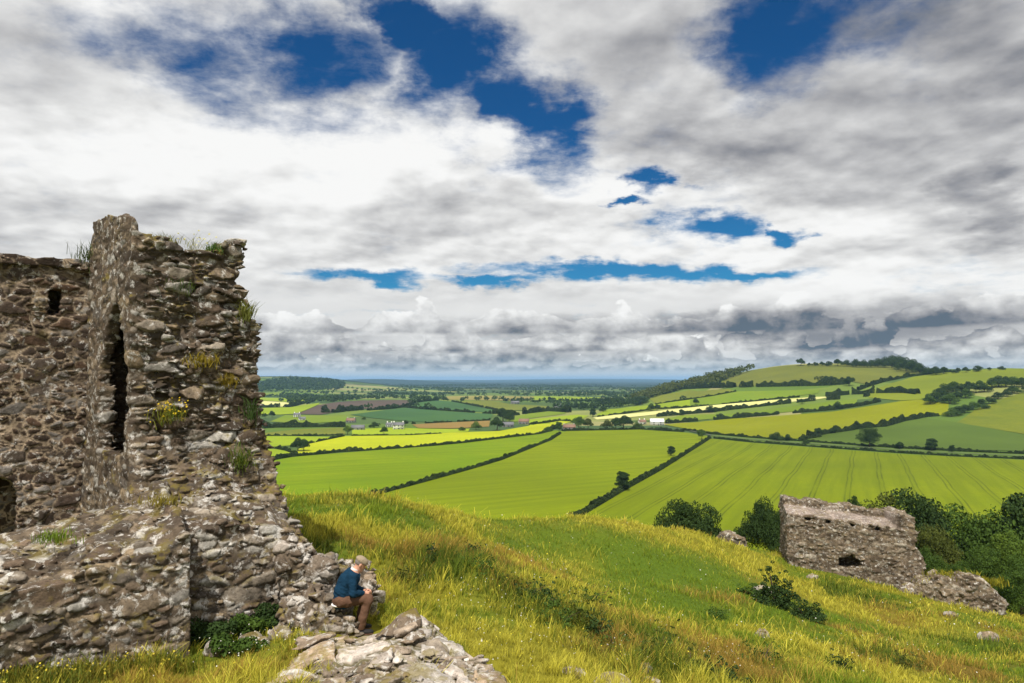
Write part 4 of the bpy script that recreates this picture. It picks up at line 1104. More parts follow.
# flower heads among the grass
rg = np.random.default_rng(5)
cl = hill_at([570, 480, 505, 540, 700, 720, 640, 900, 470, 500, 440, 960, 560, 240, 270, 90, 620, 820], [600, 650, 668, 650, 650, 660, 610, 650, 600, 620, 610, 625, 575, 660, 655, 668, 665, 650])
xy = np.concatenate([c[None, :2] + rg.normal(0, 1, (34, 2)) * np.array([.55, .6]) * (np.hypot(*c[:2]) / 14) for c in cl] + [np.stack([rg.uniform(-6, 26, 420), rg.uniform(9, 40, 420)], 1)])
xy = xy[~keep_out(xy)]; n = len(xy); r = np.hypot(*xy.T)
P = np.concatenate([xy, (hill_h(xy) + rg.uniform(.12, .38, n))[:, None]], 1)
N = np.tile([0, -.5, .85], (n, 1))
V, Q, c = leaf_cards(P, N, .024 * np.maximum(1, r / 18.) * rg.uniform(.6, 1.3, n), rg, .95)
yel = np.repeat(rg.random(n) < .35, 4)
cc = np.where(yel[:, None], np.array([.75, .62, .05]), np.array([.72, .70, .62])) * (.8 + .2 * c[:, None])
tag(link('wildflowers', mesh_np('wildflowers', V, Q, gm, cc)), 'small white and yellow flower heads scattered in the long grass', 'flowers', kind='stuff')


# ------------------------------------------------------------------ bushes and trees on the hill
def tree_hill(px, py_top, py_base, d, kind, tone, label, group=None, wide=1., fine=2):
    """base is put on the hill under the pixel at forward distance d"""
    p = at(px, py_base, d); z = hill_h(p[None, :2])[0]; top = at(px, py_top, d)[2]
    return plant_tree(np.array([p[0], p[1], z - .1]), top - z + .1, kind, tone, label, group, fine, wide)


tree_hill(690, 492, 540, 57, 'dome', 'dark', 'round dark bush standing just behind the grassy crest', wide=.62)
tree_hill(768, 491, 550, 58, 'dome', 'dark', 'dark green tree touching the left end of the roofless wall', wide=.5)
tree_hill(733, 528, 545, 58, 'broad', 'mid', 'small green bush behind the low broken wall by the crest', wide=.5, fine=1)
tree_hill(857, 494, 540, 62, 'round', 'dark', 'small round dark tree just above the top of the roofless wall', wide=.45)
tree_hill(885, 490, 540, 66, 'broad', 'gorse', 'dark spreading tree behind the right half of the roofless wall', wide=.70)
tree_hill(915, 487, 560, 68, 'broad', 'dark', 'tallest dark tree behind the right end of the roofless wall', wide=.72)
tree_hill(938, 518, 585, 62, 'broad', 'gorse', 'olive tinted tree right of the wall end', wide=.62)
tree_hill(930, 545, 590, 58, 'broad', 'mid', 'low green tree close behind the wall end', wide=.62)
tree_hill(970, 503, 585, 74, 'broad', 'mid', 'leafy tree behind the strip of mown grass at the right', wide=.7)
tree_hill(1000, 497, 590, 72, 'broad', 'mid', 'large leafy tree near the right edge behind the others', wide=.62)
tree_hill(1032, 494, 600, 72, 'round', 'dark', 'tall dark tree cut by the right edge', wide=.62)
tree_hill(1012, 530, 605, 60, 'broad', 'light', 'light green leafy tree at the right edge', wide=.62)
tree_hill(985, 540, 605, 57, 'broad', 'mid', 'mid-green tree between the mown strip and the long low wall', wide=.6)
tree_hill(1022, 560, 615, 52, 'broad', 'mid', 'green bush at the right edge behind the low wall end', wide=.8)
tree_hill(962, 560, 600, 54, 'broad', 'mid', 'bright green bush directly behind the long low wall', wide=.75)


def shrub(px, py, d, lobes, n, size, tone, label, name='shrub', cat='shrub', mesh_stem=True):
    p = at(px, py, d); p[2] = hill_h(p[None, :2])[0] - .05
    e = tag(empty(name, p), label, cat)
    link('foliage', crown_mesh('foliage', lobes, n, size, LEAF[tone], int(px)), e)
    parts = []
    for l in lobes[:8]:
        q = np.array(l[:3]); k_ = .05 if cat == 'shrub' else .010; parts.append(tube([(0, 0, -.2), q * .55 + [0, 0, .05], q * .9], [k_, k_ * .7, k_ * .25], 5))
    V, Q = join(parts); link('stem', mesh_np('stem', V, Q, BARK, smooth=True), e)
    return e


def spray_lobes(stems, seed):
    """upright sprays: small leaf clusters strung along leaning stems (x, y of the foot, x, y, z of the tip)"""
    rg = np.random.default_rng(seed); L = []
    for x, y, tx, ty, tz in stems:
        for k in range(9):
            f = k / 8
            L.append((x + (tx - x) * f + rg.normal(0, .09), y + (ty - y) * f + rg.normal(0, .09), max(.08, tz * f + rg.normal(0, .05)), (.26 - .17 * f) * rg.uniform(.7, 1.25)))
    return L


_st = [(-.1, 0, -.15, .1, 1.95), (0, 0, .35, 0, 1.5), (-.3, 0, -.55, 0, 1.25), (.3, 0, .75, 0, 1.15), (-.5, 0, -.95, .1, .75), (.1, -.1, .1, -.2, 1.55), (.5, 0, 1.0, 0, .6), (-.2, .2, -.35, .3, 1.6), (.2, .2, .5, .3, .95), (-.6, -.1, -.8, -.1, .5)]
shrub(776, 602, 31, spray_lobes(_st, 2), 6500, .085, 'dark', 'dark bush with upright sprays in the middle of the grassy slope')
shrub(806, 611, 29.5, spray_lobes([(-.3, 0, -.35, 0, .7), (.1, 0, .1, 0, .85), (.4, 0, .65, 0, .45), (-.1, .1, -.15, .2, .6), (.3, 0, .45, .1, .62)], 3), 2600, .08, 'dark', 'smaller dark bush trailing downhill right of the dark upright bush')
shrub(752, 593, 32, spray_lobes([(-.3, 0, -.45, 0, .45), (.1, 0, .1, 0, .55), (.4, 0, .6, 0, .4)], 4), 1500, .08, 'mid', 'low dark green bush left of the dark upright bush')
shrub(716, 618, 26, spray_lobes([(-.1, 0, -.25, 0, .35), (.15, 0, .25, 0, .3), (0, .1, 0, .2, .4)], 5), 700, .06, 'mid', 'small green weed clump in the grass left of the stone on the slope', 'weed_clump', 'weeds')

# broad-leaved weeds standing in the rank grass
_wc = [(462, 560, 18.1), (486, 572, 17.6), (505, 592, 16.6), (528, 603, 16.2), (548, 615, 15.7), (575, 624, 15.2), (596, 640, 14.6), (618, 650, 14.2), (640, 662, 13.7), (430, 566, 18.2), (558, 640, 14.8), (690, 655, 14.6), (722, 668, 14.2), (660, 640, 15.2), (400, 574, 16.6), (840, 660, 20.), (760, 655, 17.), (905, 662, 23.), (478, 540, 22.), (580, 600, 18.)]
for i, (px, py, d) in enumerate(_wc):
    rg = np.random.default_rng(200 + i); k = rg.uniform(.7, 1.25)
    st = [(rg.normal(0, .16) * k, rg.normal(0, .14) * k, rg.normal(0, .30) * k, rg.normal(0, .24) * k, rg.uniform(.24, .50) * k) for _ in range(5)]
    L = [(x, y, z, r * .42) for x, y, z, r in spray_lobes(st, 300 + i)]
    shrub(px, py, d, L, 620, .055, ('dark', 'mid', 'gorse')[i % 3], 'leafy dark weed clump in the rank grass of the slope', 'weed_clump', 'weeds')['group'] = 'weed clumps in the rank grass'
# ------------------------------------------------------------------ ruined masonry, grown from distance fields
P0 = np.array([-7.27, 13., 0.])
E1 = np.array([-.61, .79, 0.]); E1 /= np.linalg.norm(E1)          # along the tower wall, away from the camera
E2 = np.array([E1[1], -E1[0], 0.])                                 # across its broken end, to the right
UP = np.array([0, 0, 1.])


def stone_mat(name, wet=.5, lichen=.62, moss=.3, dark=1.):
    m, t, b = material(name, .92, .12)
    a_ = t.new('ShaderNodeAttribute', attribute_name='col'); base = a_.outputs['Color']
    p = t.new('ShaderNodeTexCoord').outputs['Object']
    g = t.noise(p, 7., 6, .66)
    col = t.mix(t.mapr(g, .32, .72, 0., 1.), t.vmath('SCALE', base, scale=.50 * dark), t.vmath('SCALE', base, scale=1.35 * dark))
    # soot-dark weathering in patches, then crusts of pale lichen, then moss
    st = t.noise(p, 1.3, 5, .68); col = t.mix(t.math('MULTIPLY', t.mapr(st, .46, .66, 0., 1.), wet), col, (.040, .028, .020))
    sp = t.noise(p, 22., 4, .7); col = t.mix(t.math('MULTIPLY', t.mapr(sp, .56, .66, 0., 1.), .55), col, (.030, .022, .016))
    li = t.noise(t.vmath('ADD', p, (13., 5., 2.)), 5.5, 7, .72, .4)
    li2 = t.noise(p, 38., 3, .7)
    lk = t.math('MULTIPLY', t.mapr(li, lichen - .05, lichen + .03, 0., 1.), t.mapr(li2, .3, .6, .35, 1.))
    col = t.mix(t.math('MULTIPLY', lk, .85), col, (.60, .575, .535))
    mo = t.noise(t.vmath('ADD', p, (3., 31., 8.)), 2.1, 6, .7)
    nz = t.xyz(t.new('ShaderNodeNewGeometry').outputs['Normal'])[2]
    mk = t.math('MULTIPLY', t.mapr(t.math('ADD', mo, t.math('MULTIPLY', nz, .10)), .60, .68, 0., 1.), moss)
    col = t.mix(mk, col, t.mix(t.noise(p, 9., 3, .6), (.10, .085, .012), (.23, .17, .02)))
    t.l.new(col, b.inputs['Base Color'])
    bp = t.new('ShaderNodeBump'); bp.inputs['Strength'].default_value = .9; bp.inputs['Distance'].default_value = .035
    t.l.new(t.math('ADD', t.noise(p, 16., 8, .7), t.math('MULTIPLY', li2, .25)), bp.inputs['Height']); t.l.new(bp.outputs[0], b.inputs['Normal'])
    return m


PALETTE = np.array([(.215, .165, .115), (.155, .115, .08), (.28, .235, .185), (.095, .072, .053), (.24, .18, .115), (.40, .37, .325), (.165, .118, .082), (.12, .10, .082)])
DARKPAL = np.array([(.10, .070, .052), (.075, .05, .036), (.15, .115, .09), (.12, .075, .05), (.28, .25, .225), (.09, .065, .05)])


def masonry(name, fn, lo, hi, vox, mat, frame=None, cell=(.30, .30, .14), prof=.11, mortar=(.30, .225, .15), seed=0, rough=.10, joint=.16, tilt=0., parent=None, pal=PALETTE, warp=.35, depth=.02, big=2.0, bigs=.3, facet=1.1, amp=None, tint=None):
    """fn(p_world) -> signed distance of the plain mass; stones of size cell stand out of the joints. frame: rows = axes for the courses"""
    lo = np.array(lo, float); hi = np.array(hi, float)
    n = np.ceil((hi - lo) / vox).astype(int) + 1
    band = prof + rough + vox * 3
    fr = np.eye(3) if frame is None else np.array(frame)
    cell = np.array(cell)

    def stones(p):
        q = p @ fr.T
        w = np.stack([fbm(q * 1.6 + 3.1, 2, seed + 91), fbm(q * 1.6 + 9.7, 2, seed + 93), fbm(q * 1.6 + 5.3, 2, seed + 95)], 1)
        fine = np.stack([vnoise(q * 9 + 1.7, seed + 96), vnoise(q * 9 + 6.1, seed + 97), vnoise(q * 9 + 3.3, seed + 98)], 1) - .5
        q = q / cell + w * warp + fine * .28
        a1, a2, h, o = voronoi(q, seed, .9)
        b1, b2, g, ob = voronoi(q / big + 17.3, seed + 60, .9)
        eb = (b2 - b1) * big
        isb = ((g * 37.7) % 1.0) < bigs
        e = np.where(isb, eb, np.minimum(a2 - a1, eb)); hh = np.where(isb, g, h); o = np.where(isb[:, None], ob, o)
        d = np.stack([hh * 61.7 % 1.0, hh * 131.3 % 1.0, hh * 17.9 % 1.0], 1) - .5
        return e, hh, (o * d).sum(1)

    ST = 4
    nc = (n + ST - 1) // ST + 1
    cg = [lo[k] + np.arange(nc[k]) * vox * ST for k in range(3)]
    Xc = np.stack(np.meshgrid(*cg, indexing='ij'), -1).reshape(-1, 3)
    dc = fn(Xc).reshape(nc).astype(np.float32)
    act = np.abs(dc) < band + vox * ST * 1.9
    act2 = act.copy()
    for ax in range(3):                                    # a fine block is worked out when any of its coarse corners is near the surface
        act2[tuple(slice(0, -1) if k == ax else slice(None) for k in range(3))] |= act2[tuple(slice(1, None) if k == ax else slice(None) for k in range(3))].copy()
    up = lambda a: np.repeat(np.repeat(np.repeat(a, ST, 0), ST, 1), ST, 2)[:n[0], :n[1], :n[2]]
    arr = np.clip(up(dc), -.5, .5)
    idx = np.nonzero(up(act2))
    def work(i0):
        I = tuple(a[i0:i0 + 60000] for a in idx)
        X = np.stack(I, 1) * vox + lo
        d = np.clip(fn(X), -.5, .5).astype(np.float32)
        k = (d > -depth - rough * 1.1 - vox * 2) & (d < prof * 1.25 + rough * .9 + vox * 2)
        d[~k & (d < 0)] = -.3; d[~k & (d > 0)] = .3
        if k.any():
            p = X[k].astype(np.float32)
            e, h, tl = stones(p)
            bump = sstep(0, joint * 1.7, e) * prof * np.clip(.15 + .85 * ((h * 7.77) % 1.0) + facet * tl, 0, 1.3)
            if amp is not None:
                am = amp(p); bump = bump * am
            else: am = 1.
            d[k] = d[k] - bump + depth + rough * am * fbm(p * 1.9, 2, seed + 41) + rough * .30 * fbm(p * 9., 2, seed + 43)
        arr[I] = d
    with ThreadPoolExecutor(4) as ex: list(ex.map(work, range(0, len(idx[0]), 60000)))
    for ax in range(3):                                    # close the box
        sl_ = [slice(None)] * 3
        for e_ in (0, -1): sl_[ax] = e_; arr[tuple(sl_)] = np.maximum(arr[tuple(sl_)], .02)
    g = vdb.FloatGrid(); g.background = .5; g.copyFromArray(arr)
    V, Q = g.convertToQuads(0.0)
    lab = np.arange(len(V)); ea = Q[:, [0, 1, 2]].astype(np.int64).ravel(); eb_ = Q[:, [1, 2, 3]].astype(np.int64).ravel()
    for _ in range(60):                                    # drop crumbs that float free of the wall
        m = np.minimum(lab[ea], lab[eb_]); new = lab.copy()
        np.minimum.at(new, lab[ea], m); np.minimum.at(new, lab[eb_], m)
        new = new[new]; new = new[new]
        if (new == lab).all(): break
        lab = new
    cnt = np.bincount(lab, minlength=len(V))
    keep = cnt[lab] >= max(60, .01 * len(V))
    Q = Q[keep[Q[:, 0]]]; idx_ = np.cumsum(keep) - 1; Q = idx_[Q]; V = V[keep]
    V = V * vox + lo
    e, h, _ = stones(V)
    c = pal[np.minimum((h * len(pal)).astype(int), len(pal) - 1)] * (.65 + .7 * ((h * 53.3) % 1.0))[:, None]
    k = sstep(joint * .25, joint * .9, e + .05 * fbm(V * 8, 2, seed + 3))[:, None]
    c = np.array(mortar) * (.8 + .35 * fbm(V * 2.3, 3, seed + 9))[:, None] * (1 - k) + c * k
    if tint is not None: c = tint(V, c)
    return link(name, mesh_np(name, V, Q, mat, c, smooth=True), parent)


def loc(p): return (p - P0) @ E1, (p - P0) @ E2, p[:, 2]


def smax(a, b, k=.06):
    h = np.clip(.5 - .5 * (b - a) / k, 0, 1); return b + (a - b) * h + k * h * (1 - h)


def smin(a, b, k=.1): return -smax(-a, -b, k)


def box_d(s, w, z, s0, s1, w0, w1, z0, z1):
    return np.maximum.reduce([s0 - s, s - s1, w0 - w, w - w1, z0 - z, z - z1])


ST_RUBBLE = stone_mat('rubble_stone', .64, .60, .60, .86)
ST_COURSED = stone_mat('coursed_stone', .55, .60, .20, .74)
ST_FRONT = stone_mat('front_stone', .64, .585, .45, .90)
FRAME = [E2, E1, UP]


def tower_d(p):
    s, w, z = loc(p)
    wl = w + .15 * np.maximum(s, 0)
    # the torn end leans out towards its foot
    s0 = -.95 * sstep(-.9, -2.9, z) - .35 * sstep(-2.2, -4.4, z) + .22 * sstep(1.2, 3., z) * sstep(.2, 1.2, w)
    s0 = s0 + .20 * fbm(np.stack([w * .9, z * .9, 0 * z], 1), 3, 5)
    w1 = np.interp(z, [-4.6, -3.8, -2.97, -2.13, -1.3, -.44, .72, 1.14, 1.5, 1.98, 2.1, 2.42, 3.1], [3.2, 3.05, 2.86, 2.72, 2.60, 2.44, 2.37, 2.36, 2.18, 2.04, 1.98, 2.10, 2.10])
    top = np.interp(w, [-.2, .02, .10, .35, .5, .9, 1.25, 1.55, 1.66, 1.72, 2.4], [3.05, 3.05, 2.86, 2.76, 2.80, 2.66, 2.58, 2.60, 2.72, 2.90, 2.92])
    top = top + (wl < .10) * np.interp(s, [0, .10, 2.0, 2.7, 3.2], [.02, .14, .40, .48, .30]) + .10 * fbm(np.stack([w * 3, s * 3, 0 * s], 1), 2, 8)
    w0 = -.02 - np.where(s < 2.78, .15 * np.maximum(s, 0), -.12) + .04 * fbm(np.stack([s * 1.5, z * 1.5, 0 * s], 1), 3, 15)
    d = np.maximum.reduce([s0 - s, s - 5.6, w0 - w, w - w1, z - top, -5.6 - z])
    # deep pointed window in the inner face
    half = .86 * np.clip((1.50 - z) / 1.3, 0, 1) ** .6
    o = np.maximum.reduce([np.abs(s - 1.0) - half * .92, wl - .5, -wl - .6, -1.45 - z])
    d = smax(d, -o, .05)
    ch = np.maximum.reduce([.85 - s, s - 2.5, .24 - wl, wl - 1.6, -1.62 - z, z - 1.6 + .3 * np.abs(s - 1.2)])
    d = smax(d, -ch, .05)
    # pocket holes in the torn face
    for (ww, zz, r) in ((.95, 1.85, .16), (1.9, 1.55, .15), (1.25, .35, .12), (2.05, .75, .12), (.55, -.35, .12), (1.7, -1.3, .13)):
        d = np.maximum(d, -(np.sqrt((w - ww) ** 2 * .5 + (z - zz) ** 2 * 3 + (s - s0) ** 2) - r * 1.3))
    return d


def rear_d(p):
    s, w, z = loc(p)
    top = 2.56 + .06 * fbm(np.stack([w * 3, w * 0, 0 * w], 1), 2, 9) + .02 * w
    d = np.maximum.reduce([2.80 - s, s - 3.9, w - .3, -4.4 - w, z - top, -5.0 - z])
    d = smax(d, -box_d(s, w, z, 2.3, 3.6, -1.14, -.94, 1.40, 1.92), .05)
    arch = np.maximum(np.hypot(np.maximum(np.abs(w + 2.30) - .30, 0), np.maximum(z + 2.45, 0)) - .45, z - 9)
    d = smax(d, -np.maximum.reduce([arch, 2.3 - s, s - 3.6, -4.6 - z]), .05)
    # cap course stands a little proud
    cap = box_d(s, w, z, 2.70, 3.95, -4.4, -.2, 2.38, 2.58 + .04 * fbm(np.stack([w * 4, w * 0, 0 * w], 1), 2, 9))
    return np.minimum(d, cap)


def front_d(p):
    s, w, z = loc(p)
    lead = np.where(w < .56, -2.68, -2.05)
    lead = lead - .16 * sstep(-2.6, -4.6, z) + .10 * fbm(np.stack([w * 1.2, z * 1.2, 0 * z], 1), 3, 25)
    rise = sstep(0, 2.4, s + 2.68)
    zt = np.interp(w, [-4, -2.6, -1.4, -.6, 0., .3, .5, .56], [-3.05, -2.97, -2.88, -2.76, -2.66, -2.50, -2.36, -2.42]) + np.interp(w, [-2.5, -1., 0.], [.20, .32, .46]) * rise
    zt = np.where(w > .6, np.interp(w, [.6, 1.4, 2.1, 2.6], [-2.58, -2.60, -2.66, -2.95]) + .36 * sstep(0, 1.2, s + 2.05), zt)
    zt = zt - 1.1 * sstep(-.5, .9, s) * (w < .1) + .10 * fbm(np.stack([w * 1.7, s * 1.7, 0 * s], 1), 3, 27)
    dip = .10 * sstep(.5, .0, s + 2.68)
    d = np.maximum.reduce([lead - s, s - 2.2, -6.2 - w, w - (2.55 + .25 * sstep(-3.2, -4.4, z)), (z - zt + dip) * .9, -6. - z])
    return d


ruin = tag(empty('castle_ruin', P0 + np.array([0, 0, -4.4])), 'tall broken rubble-stone castle ruin with a tall dark window slit filling the left side', 'ruin')
OFF = -np.array(ruin.location)


def part(o):
    o.parent = ruin; o.matrix_parent_inverse = Matrix.Translation(OFF); return o


VX = .03
part(masonry('broken_tower', tower_d, (-11.6, 11.6, -5.), (-4.2, 19.2, 3.9), VX, ST_RUBBLE, FRAME, (.25, .28, .10), .14, (.150, .112, .075), 1, .12, .17, warp=.55, amp=lambda p: (lambda s, w, z: .16 + .84 * sstep(.02, .30, w + .15 * np.maximum(s, 0)))(*loc(p))))
part(masonry('rear_wall', rear_d, (-13.6, 11.2, -4.6), (-8.2, 17.0, 2.9), VX, ST_COURSED, FRAME, (.27, .32, .15), .05, (.56, .43, .30), 2, .045, .14, warp=.5, pal=DARKPAL, bigs=.22, big=1.6))
part(masonry('front_wall', front_d, (-10.6, 7.4, -5.2), (-3.6, 16.0, -1.6), VX, ST_FRONT, FRAME, (.31, .34, .135), .085, (.16, .125, .088), 3, .05, .13, warp=.45, big=1.9, bigs=.25))


# ------------------------------------------------------------------ rubble around the sitter, and the stony mound in front
def bulge(p, c, r, flat=1., rot=0.):
    q = p - np.array(c); a = math.cos(rot), math.sin(rot)
    q = np.stack([(q[:, 0] * a[0] + q[:, 1] * a[1]) / r[0], (-q[:, 0] * a[1] + q[:, 1] * a[0]) / r[1], q[:, 2] / r[2]], 1)
    l = (np.abs(q) ** 3.2).sum(1) ** (1 / 3.2)
    return (l - 1) * min(r)


SEAT = at(342, 606, 11.9)
LUMPS = [((-4.02, 12.72, -3.52), (.34, .38, .60), .4), ((-3.72, 12.70, -3.72), (.32, .34, .50), .2), ((-3.44, 12.80, -3.72), (.34, .28, .42), -.3), ((-3.76, 12.25, -4.15), (.32, .30, .38), .5),
         ((-3.06, 12.95, -3.86), (.32, .30, .40), .1), ((-2.74, 12.88, -3.93), (.24, .26, .34), .4), ((-2.55, 12.60, -4.12), (.16, .18, .26), -.2), ((-3.40, 12.12, -4.26), (.30, .28, .26), .2),
         ((-2.90, 11.98, -4.26), (.34, .26, .25), .05), ((-3.2, 12.42, -4.12), (.4, .30, .32), .3), ((-3.52, 11.72, -4.44), (.30, .24, .20), .6), ((-2.45, 11.98, -4.56), (.30, .24, .12), .2)]


def capsule(p, a, b, ra, rb=None):
    a = np.asarray(a, np.float32); b = np.asarray(b, np.float32); ab = b - a; rb = ra if rb is None else rb
    tt = np.clip(((p - a) @ ab) / (ab @ ab), 0, 1)
    return np.sqrt(((p - a - tt[:, None] * ab) ** 2).sum(1)) - (ra + (rb - ra) * tt)


FACE = math.radians(18)
PF = np.array([math.cos(FACE), math.sin(FACE), 0.])


def tumble_d(p):
    d = None
    for c, r, a in LUMPS:
        e = bulge(p, c, r, rot=a); d = e if d is None else smin(d, e, .06)
    # room for the sitter
    d = np.maximum(d, -capsule(p, SEAT + PF * .02 + UP * .30, SEAT + PF * .2 + UP * .8, .36, .34))
    d = np.maximum(d, -capsule(p, SEAT + PF * .1 + UP * .22, SEAT + PF * .5 + UP * .2, .28, .26))
    d = np.maximum(d, -capsule(p, SEAT + PF * .52 + UP * .15, SEAT + PF * .48 - UP * .28, .22, .22))
    return d


ST_PALE = stone_mat('pale_stone', .40, .575, .60, 1.0)
PALE = np.array([(.26, .215, .17), (.21, .165, .125), (.32, .275, .235), (.165, .125, .09), (.24, .18, .125), (.37, .33, .29)])
tag(masonry('rubble_heap', tumble_d, (-5.1, 11.1, -4.9), (-1.9, 13.6, -2.6), .024, ST_PALE, None, (.23, .22, .15), .13, (.15, .115, .08), 11, .07, .16, pal=PALE, warp=.6, depth=.05, big=1.7, bigs=.25),
    'heap of weathered fallen masonry that the seated man leans against', 'rubble')


def mound_d(p):
    x, y, z = p.T
    g = hill_h(p[:, :2])
    # ridge running from behind the sitter's feet down past the camera
    c0 = np.array([[-3.1, 11.35], [-2.5, 10.95], [-1.85, 11.2], [-1.2, 11.4], [-.66, 10.98], [-.15, 10.25], [.25, 9.5], [.35, 8.5], [-1.6, 8.0], [-3.6, 8.4], [-3.4, 9.4], [-3.2, 10.4]])
    ins = np.zeros(len(p), bool); dist = np.full(len(p), 9.)
    for k in range(len(c0)):
        a, b = c0[k], c0[k - 1]
        cnd = (a[1] > y) != (b[1] > y); ins ^= cnd & (x < a[0] + (y - a[1]) / (b[1] - a[1] + 1e-9) * (b[0] - a[0]))
        ab = b - a; tt = np.clip(((x - a[0]) * ab[0] + (y - a[1]) * ab[1]) / (ab @ ab), 0, 1)
        dist = np.minimum(dist, np.hypot(x - a[0] - tt * ab[0], y - a[1] - tt * ab[1]))
    inner = np.where(ins, dist, -dist)
    hgt = .06 + .40 * sstep(-.05, .42, inner) * (.15 + .85 * sstep(-2.35, -1.45, x)) + .22 * np.exp(-((x + 1.5) ** 2 + (y - 11.05) ** 2) / .12) + .09 * fbm(p[:, :2] * 1.3, 3, 61)
    return np.maximum((z - g - hgt) * .85, -inner * .8)


a_ = .35
TILT = np.array([[math.cos(a_), math.sin(a_), .12], [-math.sin(a_), math.cos(a_), .20], [-.10, -.22, .97]])
tag(masonry('stone_mound', mound_d, (-4.1, 7.6, -5.1), (.7, 12.2, -3.2), .022, ST_PALE, TILT, (.40, .33, .115), .15, (.20, .17, .09), 21, .04, .14, pal=PALE * 1.5, warp=.5, depth=.05, big=1.7, bigs=.3),
    'low stony mound of pale weathered slabs in front of the seated man', 'rock outcrop')


# ------------------------------------------------------------------ the roofless wall down the slope, and the low walls near it
def frame_px(a, b, da, db):
    A, B = at(*a, da), at(*b, db); u = (B - A)[:2]; L = np.hypot(*u); u = np.array([*(u / L), 0.]); v = np.array([-u[1], u[0], 0.])
    return A, u, v, L


WA, WU, WV, WL = frame_px((787, 532), (918, 552), 46., 44.5)


def far_wall_d(p):
    q = p - WA; s = q @ WU; w = q @ WV; z = p[:, 2]
    tl = np.interp(s, [0, WL], [at(787, 513, 46)[2], at(918, 532, 44.5)[2]])               # ledge height
    hi = np.interp(s, [0, .35, 1., WL * .5, WL * .86, WL * .9, WL], [.62, .74, .66, .62, .62, .85, .70])
    back = np.interp(s, [WL * .8, WL * .88], [1.25, .1])                                      # the ledge dies out towards the right end
    end = WL + .15 * np.sin(z * 3.1) - .55 * sstep(-12.0, -13.6, z) * 0 + .45 * sstep(-10.5, -12.5, z)
    low = np.maximum.reduce([-s, s - end, -w, w - 2.4, (z - tl - .42 * np.clip(w / 1.2, 0, 1) * (s < WL * .86)) * .85])
    up = np.maximum.reduce([-s + .02, s - WL + .1, back - w, w - 2.4, z - tl - hi - .22 - .24 * fbm(np.stack([s * 1.6, s * 0, 0 * s], 1), 3, 3)])
    d = np.minimum(low, up)
    # a ragged hole low in the face, and small sockets under the ledge
    zc = at(846, 560, 45.4)[2]
    hole = np.sqrt(((s - WL * .48) / .85) ** 2 + ((z - zc + .16) / .46) ** 2) - 1 - .25 * fbm(np.stack([s * 2, z * 2, 0 * z], 1), 2, 5)
    d = np.maximum(d, -np.maximum(hole * .5, w - 1.2))
    for f in (.17, .33, .51, .70):
        d = np.maximum(d, -box_d(s, w, z, WL * f - .15, WL * f + .15, -.5, .5, tl - .30, tl - .08))
    return np.maximum(d, -17.5 - z)


lo_, hi_ = np.minimum(WA, WA + WU * WL), np.maximum(WA, WA + WU * WL)
ST_FAR = stone_mat('grey_stone', .55, .605, .25, .95)
GREYPAL = np.array([(.19, .145, .10), (.14, .105, .072), (.24, .195, .145), (.10, .074, .05), (.21, .155, .10), (.31, .27, .215)])
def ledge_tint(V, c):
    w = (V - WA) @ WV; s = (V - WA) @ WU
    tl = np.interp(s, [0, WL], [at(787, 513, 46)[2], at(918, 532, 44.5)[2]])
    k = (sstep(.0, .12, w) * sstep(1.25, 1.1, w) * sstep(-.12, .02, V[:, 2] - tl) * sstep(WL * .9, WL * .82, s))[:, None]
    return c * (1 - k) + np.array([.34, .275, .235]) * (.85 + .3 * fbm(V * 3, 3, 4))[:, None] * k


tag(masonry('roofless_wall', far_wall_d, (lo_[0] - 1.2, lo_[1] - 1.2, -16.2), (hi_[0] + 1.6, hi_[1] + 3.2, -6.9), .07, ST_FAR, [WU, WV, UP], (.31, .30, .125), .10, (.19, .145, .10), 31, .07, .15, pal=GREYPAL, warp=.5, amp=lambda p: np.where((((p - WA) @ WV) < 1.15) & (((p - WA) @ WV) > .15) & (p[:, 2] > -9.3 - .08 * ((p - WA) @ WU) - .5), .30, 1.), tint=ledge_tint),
    'thick roofless stone wall with a ledge and a hole standing down the slope', 'ruined wall')


def low_wall(name, a, b, da, db, thick, hs, vox, label, seed, rough=.16, pal=GREYPAL):
    A, u, v, L = frame_px(a, b, da, db)
    def fn(p):
        q = p - A; s = q @ u; w = q @ v; z = p[:, 2]
        g = A[2] + (at(*b, db)[2] - A[2]) * s / L
        top = g + np.interp(s / L, np.linspace(0, 1, len(hs)), hs)
        k = .3
        return smax(smax(np.maximum(-s, s - L), np.abs(w - thick / 2) - thick / 2, k), z - top, k)
    e = A + u * L
    lo = np.minimum(A, e) - np.array([1.2, 1.2, 1.4]); hi = np.maximum(A, e) + np.array([1.4, thick + 1.2, max(hs) + .6])
    return tag(masonry(name, fn, lo, hi, vox, ST_FAR, [u, v, UP], (.42, .40, .20), .13, (.26, .20, .14), seed, rough, .15, pal=pal, warp=.5), label, 'ruined wall')


low_wall('tumbled_wall', (916, 585), (1008, 612), 43.5, 42., 1.3, (.25, .55, .9, 1.0, 1.25, 1.45, 1.45, 1.1, .5), .07, 'long low broken wall with grass on top running right from the roofless wall', 41)
low_wall('wall_stub', (716, 541), (744, 546), 52., 51., .8, (.3, .8, .75, .55, .45), .07, 'small low broken wall by the grassy crest right of the round bush', 43, .1)


